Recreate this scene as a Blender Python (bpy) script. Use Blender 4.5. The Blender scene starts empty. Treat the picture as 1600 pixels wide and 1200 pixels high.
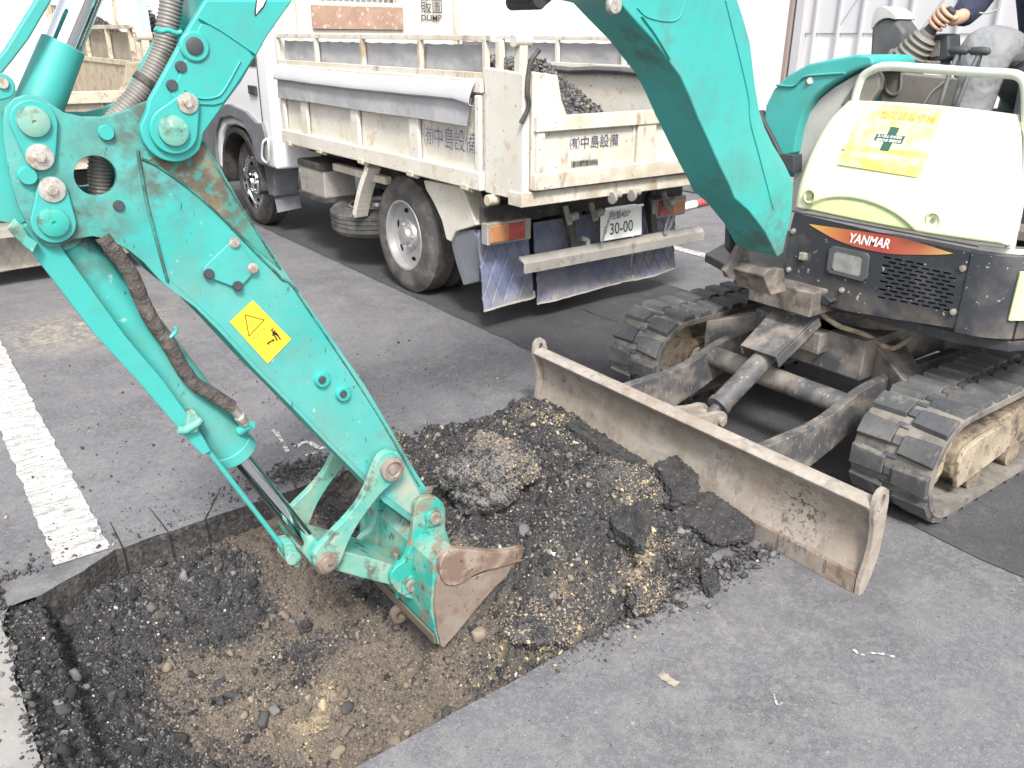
import bpy, bmesh, math, random
import numpy as np
from mathutils import Vector, Matrix, noise
from mathutils.geometry import tessellate_polygon
random.seed(7); rng = np.random.default_rng(7)
sc = bpy.context.scene
R_ = math.radians
# ---------------------------------------------------------------- camera
# grid frame: x runs from the pit towards the back of the excavator, y runs along the lorry (towards its cab), z up; metres
CAM_H, FPX, PITCH, ROLL = 1.62, 1306.0, R_(22.6), R_(0.45)
_f = Vector((0, math.cos(PITCH), -math.sin(PITCH))); _r0 = Vector((1, 0, 0)); _u0 = _r0.cross(_f)
_r = _r0*math.cos(ROLL) + _u0*math.sin(ROLL); _u = _r.cross(_f)
_M = Matrix(((.8, .6, 0), (-.6, .8, 0), (0, 0, 1)))
CR, CU, CF = _M @ _r, _M @ _u, _M @ _f
CP = Vector((0, 0, CAM_H))
cam = bpy.data.cameras.new('camera'); camo = bpy.data.objects.new('camera', cam); sc.collection.objects.link(camo)
mw = Matrix((CR, CU, -CF)).transposed().to_4x4(); mw.translation = CP
camo.matrix_world = mw
cam.sensor_width = 36; cam.lens = FPX/1600*36; cam.clip_end = 500; cam.clip_start = .05
sc.camera = camo
# ---------------------------------------------------------------- light
SUN_DIR = Vector((-.36, -.66, .86)).normalized()         # towards the sun, behind thin cloud
elev = math.asin(SUN_DIR.z); azi = math.atan2(SUN_DIR.x, SUN_DIR.y)
w = bpy.data.worlds.new('World'); sc.world = w; w.use_nodes = True
nt = w.node_tree; bg = nt.nodes['Background']
sky = nt.nodes.new('ShaderNodeTexSky'); sky.sky_type = 'NISHITA'; sky.sun_disc = False
sky.sun_elevation = elev; sky.sun_rotation = azi; sky.dust_density = 4; sky.air_density = 1.0
hs = nt.nodes.new('ShaderNodeHueSaturation'); hs.inputs['Saturation'].default_value = .28
nt.links.new(sky.outputs[0], hs.inputs['Color']); nt.links.new(hs.outputs[0], bg.inputs['Color'])
bg.inputs['Strength'].default_value = 0.13
sl = bpy.data.lights.new('sun', 'SUN'); sl.energy = 1.9; sl.angle = R_(10); sl.color = (1, .97, .92)
so = bpy.data.objects.new('sun', sl); sc.collection.objects.link(so)
so.rotation_euler = SUN_DIR.to_track_quat('Z', 'Y').to_euler(); so.location = (0, 0, 30)
sc.view_settings.view_transform = 'Standard'; sc.view_settings.look = 'None'
sc.view_settings.exposure = 1.28; sc.view_settings.gamma = 1
sc.render.film_transparent = False
sc.cycles.max_bounces = 6; sc.cycles.use_denoising = True

# ---------------------------------------------------------------- picture measurement -> place in the world
def ray(x, y): return CR*((x-800)/FPX) + CU*((600-y)/FPX) + CF
def PX(x, y, c): d = ray(x, y); return CP + d*((c-CP.x)/d.x)
def PY(x, y, c): d = ray(x, y); return CP + d*((c-CP.y)/d.y)
def PZ(x, y, c=0.): d = ray(x, y); return CP + d*((c-CP.z)/d.z)
V = Vector
XA, YA, ZA = V((1, 0, 0)), V((0, 1, 0)), V((0, 0, 1))

# ---------------------------------------------------------------- materials
def mat(name, col, rough=.5, metal=0., layers=(), bump=None, coat=0., spec=.5, attr=None, rvar=.0, trans=0.):
    m = bpy.data.materials.new(name); m.use_nodes = True
    t = m.node_tree; N = t.nodes; L = t.links; b = N['Principled BSDF']
    b.inputs['Roughness'].default_value = rough; b.inputs['Metallic'].default_value = metal
    b.inputs['Coat Weight'].default_value = coat; b.inputs['Specular IOR Level'].default_value = spec
    if trans: b.inputs['Transmission Weight'].default_value = trans
    g = N.new('ShaderNodeNewGeometry'); pos = g.outputs['Position']
    def nz(scale, detail=6, stretch=None, vor=False, rgh=.6, off=0):
        src = pos
        if stretch or off:
            mp = N.new('ShaderNodeMapping'); mp.inputs['Scale'].default_value = stretch or (1, 1, 1)
            mp.inputs['Location'].default_value = (off, off*.7, off*.3); L.new(pos, mp.inputs[0]); src = mp.outputs[0]
        if vor:
            n = N.new('ShaderNodeTexVoronoi'); n.inputs['Scale'].default_value = scale; L.new(src, n.inputs['Vector'])
            return n.outputs['Distance'], n
        n = N.new('ShaderNodeTexNoise'); n.inputs['Scale'].default_value = scale; n.inputs['Detail'].default_value = detail
        n.inputs['Roughness'].default_value = rgh; L.new(src, n.inputs['Vector'])
        return n.outputs['Fac'], n
    rgb = N.new('ShaderNodeRGB'); rgb.outputs[0].default_value = (*col, 1); cur = rgb.outputs[0]
    if attr:
        a = N.new('ShaderNodeAttribute'); a.attribute_name = attr; cur = a.outputs['Color']
    rough_sock = None
    for k, l in enumerate(layers):
        f, _n = nz(l.get('s', 5), l.get('d', 6), l.get('st'), l.get('vor', False), l.get('r', .6), l.get('off', k*3.7))
        mr = N.new('ShaderNodeMapRange'); L.new(f, mr.inputs['Value'])
        sh_ = -.035 if l['lo'] >= .5 else 0.
        mr.inputs['From Min'].default_value = l['lo']+sh_; mr.inputs['From Max'].default_value = l['hi']+sh_
        mr.inputs['To Max'].default_value = l.get('a', 1.)
        fac = mr.outputs[0]
        if 'near' in l:
            acc = None
            for p, r in l['near']:
                d = N.new('ShaderNodeVectorMath'); d.operation = 'DISTANCE'; L.new(pos, d.inputs[0]); d.inputs[1].default_value = p
                q = N.new('ShaderNodeMapRange'); L.new(d.outputs['Value'], q.inputs['Value'])
                q.inputs['From Min'].default_value = r*.25; q.inputs['From Max'].default_value = r
                q.inputs['To Min'].default_value = 1; q.inputs['To Max'].default_value = 0
                if acc is None: acc = q.outputs[0]
                else:
                    mx = N.new('ShaderNodeMath'); mx.operation = 'MAXIMUM'; L.new(acc, mx.inputs[0]); L.new(q.outputs[0], mx.inputs[1]); acc = mx.outputs[0]
            mu = N.new('ShaderNodeMath'); mu.operation = 'MULTIPLY'; L.new(acc, mu.inputs[0]); L.new(fac, mu.inputs[1]); fac = mu.outputs[0]
        if 'zr' in l:
            sp = N.new('ShaderNodeSeparateXYZ'); L.new(pos, sp.inputs[0])
            q = N.new('ShaderNodeMapRange'); L.new(sp.outputs['Z'], q.inputs['Value'])
            q.inputs['From Min'].default_value = l['zr'][0]; q.inputs['From Max'].default_value = l['zr'][1]
            mu = N.new('ShaderNodeMath'); mu.operation = 'MULTIPLY'; L.new(q.outputs[0], mu.inputs[0]); L.new(fac, mu.inputs[1]); fac = mu.outputs[0]
        mx = N.new('ShaderNodeMix'); mx.data_type = 'RGBA'; L.new(fac, mx.inputs[0]); L.new(cur, mx.inputs[6]); mx.inputs[7].default_value = (*l['c'], 1)
        cur = mx.outputs[2]
        if 'ro' in l:
            m2 = N.new('ShaderNodeMix'); m2.data_type = 'FLOAT'; L.new(fac, m2.inputs[0])
            if rough_sock: L.new(rough_sock, m2.inputs[2])
            else: m2.inputs[2].default_value = rough
            m2.inputs[3].default_value = l['ro']; rough_sock = m2.outputs[0]
    L.new(cur, b.inputs['Base Color'])
    if rough_sock: L.new(rough_sock, b.inputs['Roughness'])
    if bump:
        prev = None
        for q_ in bump:
            s, st, dist = q_[:3]; f, _n = nz(s, q_[3] if len(q_) > 3 else 5)
            bn = N.new('ShaderNodeBump'); bn.inputs['Strength'].default_value = st; bn.inputs['Distance'].default_value = dist
            L.new(f, bn.inputs['Height'])
            if prev: L.new(prev, bn.inputs['Normal'])
            prev = bn.outputs[0]
        L.new(prev, b.inputs['Normal'])
    return m

# ---------------------------------------------------------------- mesh building
def frame(axis, up=None):
    a = axis.normalized(); up = up or (ZA if abs(a.z) < .9 else XA)
    s = a.cross(up).normalized(); u = s.cross(a).normalized(); return a, s, u
class MB:
    def __init__(self): self.v = []; self.f = []
    def add(self, vs, fs):
        o = len(self.v); self.v += [tuple(p) for p in vs]; self.f += [tuple(i+o for i in q) for q in fs]; return self
    def prism(self, pts, vec, holes=()):
        pts = [V(p) for p in pts]; vec = V(vec)
        nrm = V((0, 0, 0))
        for i in range(len(pts)): nrm += pts[i].cross(pts[(i+1) % len(pts)])
        if nrm.dot(vec) > 0: pts = pts[::-1]
        loops = [pts]+[[V(p) for p in h] for h in holes]
        for i in range(1, len(loops)):
            n2 = V((0, 0, 0)); h = loops[i]
            for k in range(len(h)): n2 += h[k].cross(h[(k+1) % len(h)])
            if n2.dot(vec) < 0: loops[i] = h[::-1]
        allp = [p for l in loops for p in l]; n = len(allp)
        if holes:
            tris = [tuple(t) for t in tessellate_polygon(loops)]
            fs = []
            for t in tris:
                a, b, c = (allp[i] for i in t)
                if (b-a).cross(c-a).dot(vec) > 0: t = t[::-1]
                fs.append(t)
        else: fs = [tuple(range(n))]
        back = [tuple(i+n for i in q[::-1]) for q in fs]
        sides = []; o = 0
        for l in loops:
            m = len(l)
            for i in range(m):
                j = (i+1) % m; sides.append((o+j, o+i, o+i+n, o+j+n))
            o += m
        return self.add(allp+[p+vec for p in allp], fs+back+sides)
    def box(self, c, s, rot=None):
        c = V(c); hx, hy, hz = s[0]/2, s[1]/2, s[2]/2
        ps = [V((x, y, z)) for x in (-hx, hx) for y in (-hy, hy) for z in (-hz, hz)]
        if rot is not None: ps = [rot @ p for p in ps]
        return self.add([c+p for p in ps], [(0, 1, 3, 2), (4, 6, 7, 5), (0, 4, 5, 1), (2, 3, 7, 6), (0, 2, 6, 4), (1, 5, 7, 3)])
    def bar(self, p0, p1, w_, h_, up=None):
        p0, p1 = V(p0), V(p1); a, s, u = frame(p1-p0, up)
        R3 = Matrix((a, s, u)).transposed()
        return self.box((p0+p1)/2, ((p1-p0).length, w_, h_), R3)
    def cyl(self, p0, p1, r0, r1=None, n=20, cap=True):
        p0, p1 = V(p0), V(p1); r1 = r0 if r1 is None else r1; a, s, u = frame(p1-p0)
        vs = []
        for p, r in ((p0, r0), (p1, r1)):
            for k in range(n):
                t = 2*math.pi*k/n; vs.append(p+(s*math.cos(t)+u*math.sin(t))*r)
        fs = [(k, (k+1) % n, n+(k+1) % n, n+k) for k in range(n)]
        if cap: fs += [tuple(range(n))[::-1], tuple(range(n, 2*n))]
        return self.add(vs, fs)
    def tube(self, path, r, n=12, cap=True, flat=1.):
        P = [V(p) for p in path]; m = len(P); rs = r if isinstance(r, (list, tuple)) else [r]*m
        vs = []; up = None
        for i in range(m):
            t = (P[min(i+1, m-1)]-P[max(i-1, 0)]).normalized()
            if up is None: a, s, u = frame(t)
            else:
                s = t.cross(up)
                if s.length < 1e-4: a, s, u = frame(t)
                else: s.normalize(); u = s.cross(t).normalized()
            up = u
            for k in range(n):
                q = 2*math.pi*k/n; vs.append(P[i]+(s*math.cos(q)+u*math.sin(q)*flat)*rs[i])
        fs = [(i*n+k, i*n+(k+1) % n, (i+1)*n+(k+1) % n, (i+1)*n+k) for i in range(m-1) for k in range(n)]
        if cap: fs += [tuple(range(n))[::-1], tuple(range((m-1)*n, m*n))]
        return self.add(vs, fs)
    def lathe(self, p, axis, prof, n=32, close=True):
        p = V(p); a, s, u = frame(V(axis)); vs = []; m = len(prof)
        for r, h in prof:
            for k in range(n):
                q = 2*math.pi*k/n; vs.append(p+a*h+(s*math.cos(q)+u*math.sin(q))*r)
        fs = [(i*n+k, i*n+(k+1) % n, (i+1)*n+(k+1) % n, (i+1)*n+k) for i in range(m-1) for k in range(n)]
        if close: fs += [tuple(range(n))[::-1], tuple(range((m-1)*n, m*n))]
        return self.add(vs, fs)
    def grid(self, fn, nu, nv, thick=None):
        vs = [fn(i/(nu-1), j/(nv-1)) for j in range(nv) for i in range(nu)]
        fs = [(j*nu+i, j*nu+i+1, (j+1)*nu+i+1, (j+1)*nu+i) for j in range(nv-1) for i in range(nu-1)]
        if thick is None: return self.add(vs, fs)
        T = V(thick); n = len(vs); vs2 = [V(p)+T for p in vs]
        fs2 = [tuple(i+n for i in q[::-1]) for q in fs]
        br = [i for i in range(nu)] + [j*nu+nu-1 for j in range(1, nv)] + [(nv-1)*nu+i for i in range(nu-2, -1, -1)] + [j*nu for j in range(nv-2, 0, -1)]
        sd = [(br[(k+1) % len(br)], br[k], br[k]+n, br[(k+1) % len(br)]+n) for k in range(len(br))]
        return self.add([V(p) for p in vs]+vs2, fs+fs2+sd)
    def build(self, name, m, parent=None, bevel=0., ang=35, label=None, seg=2, fix=True):
        me = bpy.data.meshes.new(name); c = np.mean(np.array([tuple(p) for p in self.v]), axis=0)
        P = np.array([tuple(p) for p in self.v])-c
        me.from_pydata([tuple(p) for p in P], [], self.f); me.update()
        if fix:
            bm = bmesh.new(); bm.from_mesh(me); bmesh.ops.recalc_face_normals(bm, faces=bm.faces); bm.to_mesh(me); bm.free()
        if ang:
            me.polygons.foreach_set('use_smooth', [True]*len(me.polygons)); me.set_sharp_from_angle(angle=R_(ang))
        me.materials.append(m)
        o = bpy.data.objects.new(name, me); sc.collection.objects.link(o)
        place(o, V(c), parent)
        if bevel:
            b = o.modifiers.new('bevel', 'BEVEL'); b.width = bevel; b.segments = seg; b.limit_method = 'ANGLE'; b.angle_limit = R_(38); b.harden_normals = True
        if label: o['label'] = label
        return o
WL = {}
def depth_of(o):
    d = 0
    while o.parent: o = o.parent; d += 1
    return d
def place(o, wl, parent=None):
    WL[o.name] = wl.copy()
    while parent is not None and depth_of(parent) > 1: parent = parent.parent   # thing > part > sub-part, no deeper
    if parent is not None: o.parent = parent; o.location = wl-WL[parent.name]
    else: o.location = wl
def tag(o, label=None, cat=None, group=None, kind=None):
    if label: o['label'] = label
    if cat: o['category'] = cat
    if group: o['group'] = group
    if kind: o['kind'] = kind
    return o
def thing(name, loc, label, cat, group=None):
    o = bpy.data.objects.new(name, None); sc.collection.objects.link(o); o.empty_display_size = .1
    place(o, V(loc)); return tag(o, label, cat, group)
def circ(c, r, axis_u, axis_v, n=24, a0=0, a1=360):
    full = abs(a1-a0) >= 360
    return [c+axis_u*(r*math.cos(R_(a0+(a1-a0)*k/(n if full else n-1))))+axis_v*(r*math.sin(R_(a0+(a1-a0)*k/(n if full else n-1)))) for k in range(n)]
def text_mesh(body, origin, right, up, h, name, m, parent, depth=.001, squeeze=1., bold=0., shear=0.):
    cu = bpy.data.curves.new('t', 'FONT'); cu.body = body; cu.size = 1; cu.offset = bold; cu.shear = shear; cu.resolution_u = 4
    o = bpy.data.objects.new('t', cu); sc.collection.objects.link(o)
    dg = bpy.context.evaluated_depsgraph_get(); me = o.evaluated_get(dg).to_mesh()
    right = V(right).normalized(); up = V(up).normalized(); nrm = right.cross(up)
    b = MB(); vs = [V(origin)+right*(v.co.x*h*squeeze)+up*(v.co.y*h)+nrm*depth for v in me.vertices]
    fs = [tuple(p.vertices) for p in me.polygons]
    o.to_mesh_clear() if False else None
    b.add(vs, fs); bpy.data.objects.remove(o)
    return b.build(name, m, parent, ang=0, fix=False)
def smooth(pts, it=2, closed=True):
    """corner cutting so that traced outlines read as curves"""
    P = [V(p) for p in pts]
    for _ in range(it):
        Q = []; n = len(P)
        for i in range(n if closed else n-1):
            a, b = P[i], P[(i+1) % n]
            if not closed and i == 0: Q.append(a)
            Q += [a*.75+b*.25, a*.25+b*.75]
            if not closed and i == n-2: Q.append(b)
        P = Q
    return P
def spline(pts, n=8):
    P = [V(p) for p in pts]; P = [P[0]*2-P[1]]+P+[P[-1]*2-P[-2]]; out = []
    for i in range(1, len(P)-2):
        a, b, c, d = P[i-1:i+3]
        for k in range(n):
            t = k/n; out.append(.5*((2*b)+(c-a)*t+(2*a-5*b+4*c-d)*t*t+(3*b-a-3*c+d)*t**3))
    out.append(P[-2]); return out

# ---- shared materials
GRIME = (.035, .028, .022)
MUD = (.30, .235, .17)
def steel_layers(near=(), amt=.8):
    l = [dict(c=(.07, .30, .27), s=3, lo=.4, hi=.7, a=.5),
         dict(c=(.12, .48, .44), s=1.6, lo=.5, hi=.75, a=.45),
         dict(c=(.17, .33, .30), s=2.4, lo=.42, hi=.60, a=.45, d=12, r=.7, ro=.7),
         dict(c=GRIME, s=26, lo=.70, hi=.76, a=.7, ro=.8, st=(1, 1, .55)),
         dict(c=(.18, .15, .11), s=9, lo=.6, hi=.85, a=.5, ro=.8),
         dict(c=(.40, .50, .46), s=40, lo=.69, hi=.73, a=.6), dict(c=(.16, .13, .09), s=5, lo=.52, hi=.75, a=.45, r=.75, d=12),
         dict(c=GRIME, s=90, lo=.70, hi=.74, a=.75, st=(1, 1, .35), d=3)]
    if near: l.append(dict(c=(.075, .06, .045), s=22, lo=.38, hi=.60, a=amt, near=near, ro=.85))
    return l
# ================================================================ SETTING: ground, bay lines, pit
def fbm(x, y, z=0., o=4): return noise.fractal(V((x, y, z)), 1.0, 2.0, o)
ASPH_L = [dict(c=(.155, .154, .163), s=.9, lo=.38, hi=.62, a=.7), dict(c=(.085, .085, .094), s=2.2, lo=.49, hi=.60, a=.75, d=10),
          dict(c=(.20, .195, .19), s=6, lo=.54, hi=.70, a=.5, d=12, r=.7), dict(c=(.075, .075, .082), s=11, lo=.57, hi=.70, a=.55, d=12, r=.75), dict(c=(.075, .075, .08), s=150, lo=.55, hi=.66, a=.5, d=2),
          dict(c=(.32, .31, .30), s=200, lo=.635, hi=.70, a=.75, d=3), dict(c=(.20, .195, .19), s=60, lo=.50, hi=.66, a=.45, d=6), dict(c=(.42, .41, .40), s=85, lo=.735, hi=.76, a=.6, d=3),
          dict(c=(.36, .31, .23), s=34, lo=.69, hi=.75, a=.6, d=9), dict(c=(.04, .04, .043), s=48, lo=.71, hi=.74, a=.8, d=3),
          dict(c=(.45, .37, .25), s=26, lo=.46, hi=.62, a=.7, d=12, r=.8, near=[(tuple(PZ(150, 510)), .55), (tuple(PZ(90, 520)), .5)]),
          dict(c=(.34, .31, .26), s=20, lo=.55, hi=.70, a=.5, d=12, r=.8, near=[(tuple(PZ(680, 580)), .45), (tuple(PZ(1100, 950)), .5)]),
          dict(c=(.07, .07, .075), s=9, lo=.42, hi=.60, a=.65, d=10, r=.7, near=[(tuple(PZ(1300, 900)), .5), (tuple(PZ(600, 700)), .6), (tuple(PZ(1100, 880)), .4), (tuple(PZ(80, 890)), .3)])]
M_asph = mat('asphalt', (.112, .110, .122), .82, layers=ASPH_L, bump=[(260, .25, .003), (40, .12, .008)])
M_asph_new = mat('newer_asphalt', (.046, .046, .050), .8, layers=[dict(c=(.080, .080, .086), s=2.2, lo=.4, hi=.75, a=.8),
          dict(c=(.16, .155, .15), s=8, lo=.6, hi=.85, a=.5, d=9), dict(c=(.02, .02, .022), s=190, lo=.56, hi=.66, a=.8, d=2),
          dict(c=(.33, .32, .30), s=240, lo=.70, hi=.74, a=.8, d=2)], bump=[(220, .45, .005)])
M_line = mat('road_paint', (.52, .52, .51), .7, layers=[dict(c=(.26, .25, .24), s=26, lo=.52, hi=.62, a=.7, d=7, st=(.16, 1.3, 1)), dict(c=(.16, .155, .155), s=9, lo=.60, hi=.66, a=.9, d=12, r=.75), dict(c=(.30, .29, .28), s=16, lo=.55, hi=.64, a=.7, d=8), dict(c=(.16, .155, .15), s=60, lo=.56, hi=.64, a=.85, d=4, st=(.25, 1.6, 1)),
          dict(c=(.5, .49, .47), s=12, lo=.5, hi=.75, a=.6), dict(c=(.14, .135, .13), s=150, lo=.62, hi=.68, a=.8, d=2)], bump=[(200, .3, .003)])
M_cut = mat('cut_asphalt', (.038, .036, .036), .75, layers=[dict(c=(.085, .08, .075), s=9, lo=.42, hi=.62, a=.6, d=9), dict(c=(.12, .115, .105), s=45, lo=.56, hi=.66, a=.7, d=4), dict(c=(.015, .015, .015), s=70, lo=.56, hi=.64, a=.8, d=3), dict(c=(.2, .19, .17), s=120, lo=.7, hi=.75, a=.7)], bump=[(110, .8, .006), (30, .6, .012)])
M_conc = mat('concrete', (.25, .246, .235), .85, layers=[dict(c=(.18, .174, .16), s=5, lo=.45, hi=.65, a=.7, d=9), dict(c=(.14, .135, .13), s=60, lo=.66, hi=.72, a=.6, d=3),
          dict(c=(.45, .36, .23), s=10, lo=.62, hi=.8, a=.5)], bump=[(160, .4, .004)])

# pit outline (clockwise from near right), slightly ragged where it was broken out, clean where it was sawn
def ragged(a, b, n, amp, seed):
    out = []
    for k in range(n):
        t = k/n; p = a.lerp(b, t); d = (b-a).normalized(); nn = V((-d.y, d.x, 0))
        out.append(p+nn*amp*fbm(p.x*7+seed, p.y*7, 0, 3))
    return out
pit = ragged(V((.05, 1.25, 0)), V((2.15, 1.455, 0)) , 1, 0, 0)   # placeholder, replaced below
PA, PB, PC, PD = V((-.06, 1.40, 0)), V((1.93, 1.447, 0)), V((1.85, 2.80, 0)), V((.06, 2.735, 0))
pit = (ragged(PA, PB, 40, .006, 3) + ragged(PB, PC, 20, .02, 5) + ragged(PC, V((.37, 2.725, 0)), 90, .008, 9)
       + ragged(V((.37, 2.725, 0)), V((.12, 2.60, 0)), 24, .010, 4) + ragged(V((.12, 2.60, 0)), V((0.02, 2.60, 0)), 6, .02, 4)
       + ragged(V((.02, 2.60, 0)), PA, 40, .03, 12))
g = MB()
outer = [V((-80, -60, 0)), V((80, -60, 0)), V((80, 80, 0)), V((-80, 80, 0))]
loops = [outer, pit]; allp = outer+pit
g.add(allp, [tuple(t) for t in tessellate_polygon(loops)])
gr = g.build('ground', M_asph, ang=0, fix=False); tag(gr, kind='structure')
me = gr.data
bm = bmesh.new(); bm.from_mesh(me)
for f in bm.faces:
    f.normal_update()
    if f.normal.z < 0: f.normal_flip()
bm.to_mesh(me); bm.free()
# newer asphalt strip the lorry stands on
def strip(name, m, x0, x1, y0, y1, z, jag=.006, n=120, seed=0, label=None):
    b = MB(); vs = []
    for k in range(n+1):
        y = y0+(y1-y0)*k/n
        vs.append((x0+jag*fbm(y*11, seed, 1, 4), y, z)); vs.append((x1+jag*fbm(y*11, seed, 5, 4), y, z))
    b.add(vs, [(2*k, 2*k+1, 2*k+3, 2*k+2) for k in range(n)])
    o = b.build(name, m, ang=0); tag(o, label, kind='structure'); return o
strip('asphalt_strip', M_asph_new, 2.70, 3.44, -1.5, 14, .004, .02, seed=2)
strip('asphalt_strip', M_asph_new, 3.44, 4.3, 3.3, 14, .004, .03, seed=4)
strip('white_bay_line', M_line, .185, .355, 2.74, 7.2, .004, .009, 700, 7)
strip('white_bay_line', M_line, 5.14, 5.25, 1.0, 14, .004, .006, 200, 17)
M_conc_ = None
strip('joint_line', M_cut, 4.30, 4.318, -1, 14, .004, .008, 200, 31)
strip('concrete_gutter', M_conc, -.7, .0, -1., 2.58, .004, .012, 300, 27)
# chalk scribbles on the asphalt
M_chalk = mat('chalk', (.55, .55, .54), .9, layers=[dict(c=(.13, .13, .13), s=110, lo=.44, hi=.54, a=1.)])
M_red = mat('red_spray', (.34, .13, .12), .85, layers=[dict(c=(.15, .149, .157), s=26, lo=.36, hi=.52, a=1., r=.85, d=12)])
M_sandst = mat('sand_smear', (.32, .28, .21), .9, layers=[dict(c=(.14, .137, .14), s=22, lo=.44, hi=.58, a=1., d=9)])
def smear(pix, wd, m, name, z=.004):
    P = spline([PZ(x, y, z) for x, y in pix], 8); b = MB(); vs = []
    for i, p in enumerate(P):
        t = (P[min(i+1, len(P)-1)]-P[max(0, i-1)]).normalized(); s = V((-t.y, t.x, 0)); ww = wd*(.65+.6*abs(fbm(p.x*40, p.y*40)))
        vs += [p+s*ww/2, p-s*ww/2]
    b.add(vs, [(2*k, 2*k+1, 2*k+3, 2*k+2) for k in range(len(P)-1)]); o = b.build(name, m, ang=0); tag(o, kind='structure')
smear([(424, 672), (432, 676), (450, 706)], .022, M_chalk, 'chalk_mark')
smear([(462, 698), (480, 690), (498, 700), (508, 698)], .028, M_chalk, 'chalk_mark')
smear([(478, 712), (495, 706)], .02, M_chalk, 'chalk_mark')
smear([(1333, 1014), (1345, 1022), (1370, 1020), (1398, 1026)], .010, M_chalk, 'chalk_mark')
smear([(1210, 1085), (1214, 1100), (1222, 1098)], .008, M_chalk, 'chalk_mark')
smear([(1030, 1052), (1045, 1062), (1058, 1070)], .035, M_sandst, 'sand_smear')
# asphalt edge faces round the pit
def edge_wall(pts, depth, name):
    b = MB(); vs = []
    for p in pts:
        vs += [V((p.x, p.y, 0)), V((p.x, p.y, -depth*.5)), V((p.x, p.y, -depth))]
    b.add(vs, [(3*k+r, 3*k+3+r, 3*k+4+r, 3*k+1+r) for k in range(len(pts)-1) for r in (0, 1)])
    o = b.build(name, M_cut, ang=0, fix=False); tag(o, kind='structure')
edge_wall(pit[60:176], .13, 'cut_asphalt_face'); edge_wall(pit[:42], .35, 'cut_asphalt_face')
# saw cuts running on from the pit corner
M_slot = mat('saw_slot', (.012, .012, .012), .9)
for a, b_ in (((235, 795), (262, 830)), ((345, 762), (320, 812)), ((172, 815), (192, 856))):
    q = MB(); p0, p1 = PZ(*a, .003), PZ(*b_, .003); t = (p1-p0).normalized(); s = V((-t.y, t.x, 0))*.0028
    q.add([p0-s*.5, p0+s*.5, p1+s, p1-s], [(0, 1, 2, 3)])
    fy = 2.7215
    e0 = V((p1.x, fy-.006, 0)); q.add([e0+V((-.003, 0, 0)), e0+V((.003, 0, 0)), e0+V((.004, 0, -.1)), e0+V((-.001, 0, -.1))], [(0, 1, 2, 3)])
    o = q.build('saw_cut', M_slot, ang=0); tag(o, kind='structure')

# ---- dug soil: height field of pit floor, slopes and heap
def sst(a, b, x):
    t = np.clip((x-a)/(b-a), 0, 1); return t*t*(3-2*t)
_lat = rng.random((64, 64, 6))
def vnoise(x, y, k=0):
    xi = np.floor(x).astype(int); yi = np.floor(y).astype(int); fx = x-xi; fy = y-yi
    fx = fx*fx*(3-2*fx); fy = fy*fy*(3-2*fy); L_ = _lat[:, :, k]
    a = L_[xi % 64, yi % 64]; b = L_[(xi+1) % 64, yi % 64]; c = L_[xi % 64, (yi+1) % 64]; d = L_[(xi+1) % 64, (yi+1) % 64]
    return (a*(1-fx)+b*fx)*(1-fy)+(c*(1-fx)+d*fx)*fy-.5
def nfb(x, y, s, k=0, o=4):
    r = 0; amp = 1
    for i in range(o): r = r+amp*vnoise(x*s+i*13.1, y*s+i*7.7, (k+i) % 6); amp *= .5; s *= 2.03
    return r
SANDY = [(PZ(480, 1130, -.26), .10, 1.), (PZ(500, 1075, -.26), .06, .8), (PZ(430, 1090, -.26), .05, .7), (PZ(855, 665, .13), .09, 1.2), (PZ(560, 760, -.15), .12, .4),
         (PZ(915, 700, .16), .07, .8), (PZ(950, 740, .18), .06, .8), (PZ(985, 790, .17), .055, .9), (PZ(1005, 850, .13), .05, .9), (PZ(1000, 890, .10), .05, .8),
         (PZ(870, 950, .08), .06, .7), (PZ(900, 915, .10), .06, .5), (PZ(830, 1010, .0), .08, .8), (PZ(790, 1040, -.05), .07, .7), (PZ(740, 700, .25), .05, .6)]
def G(x, y, cx, cy, sx, sy): return np.exp(-((x-cx)/sx)**2-((y-cy)/sy)**2)
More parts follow.
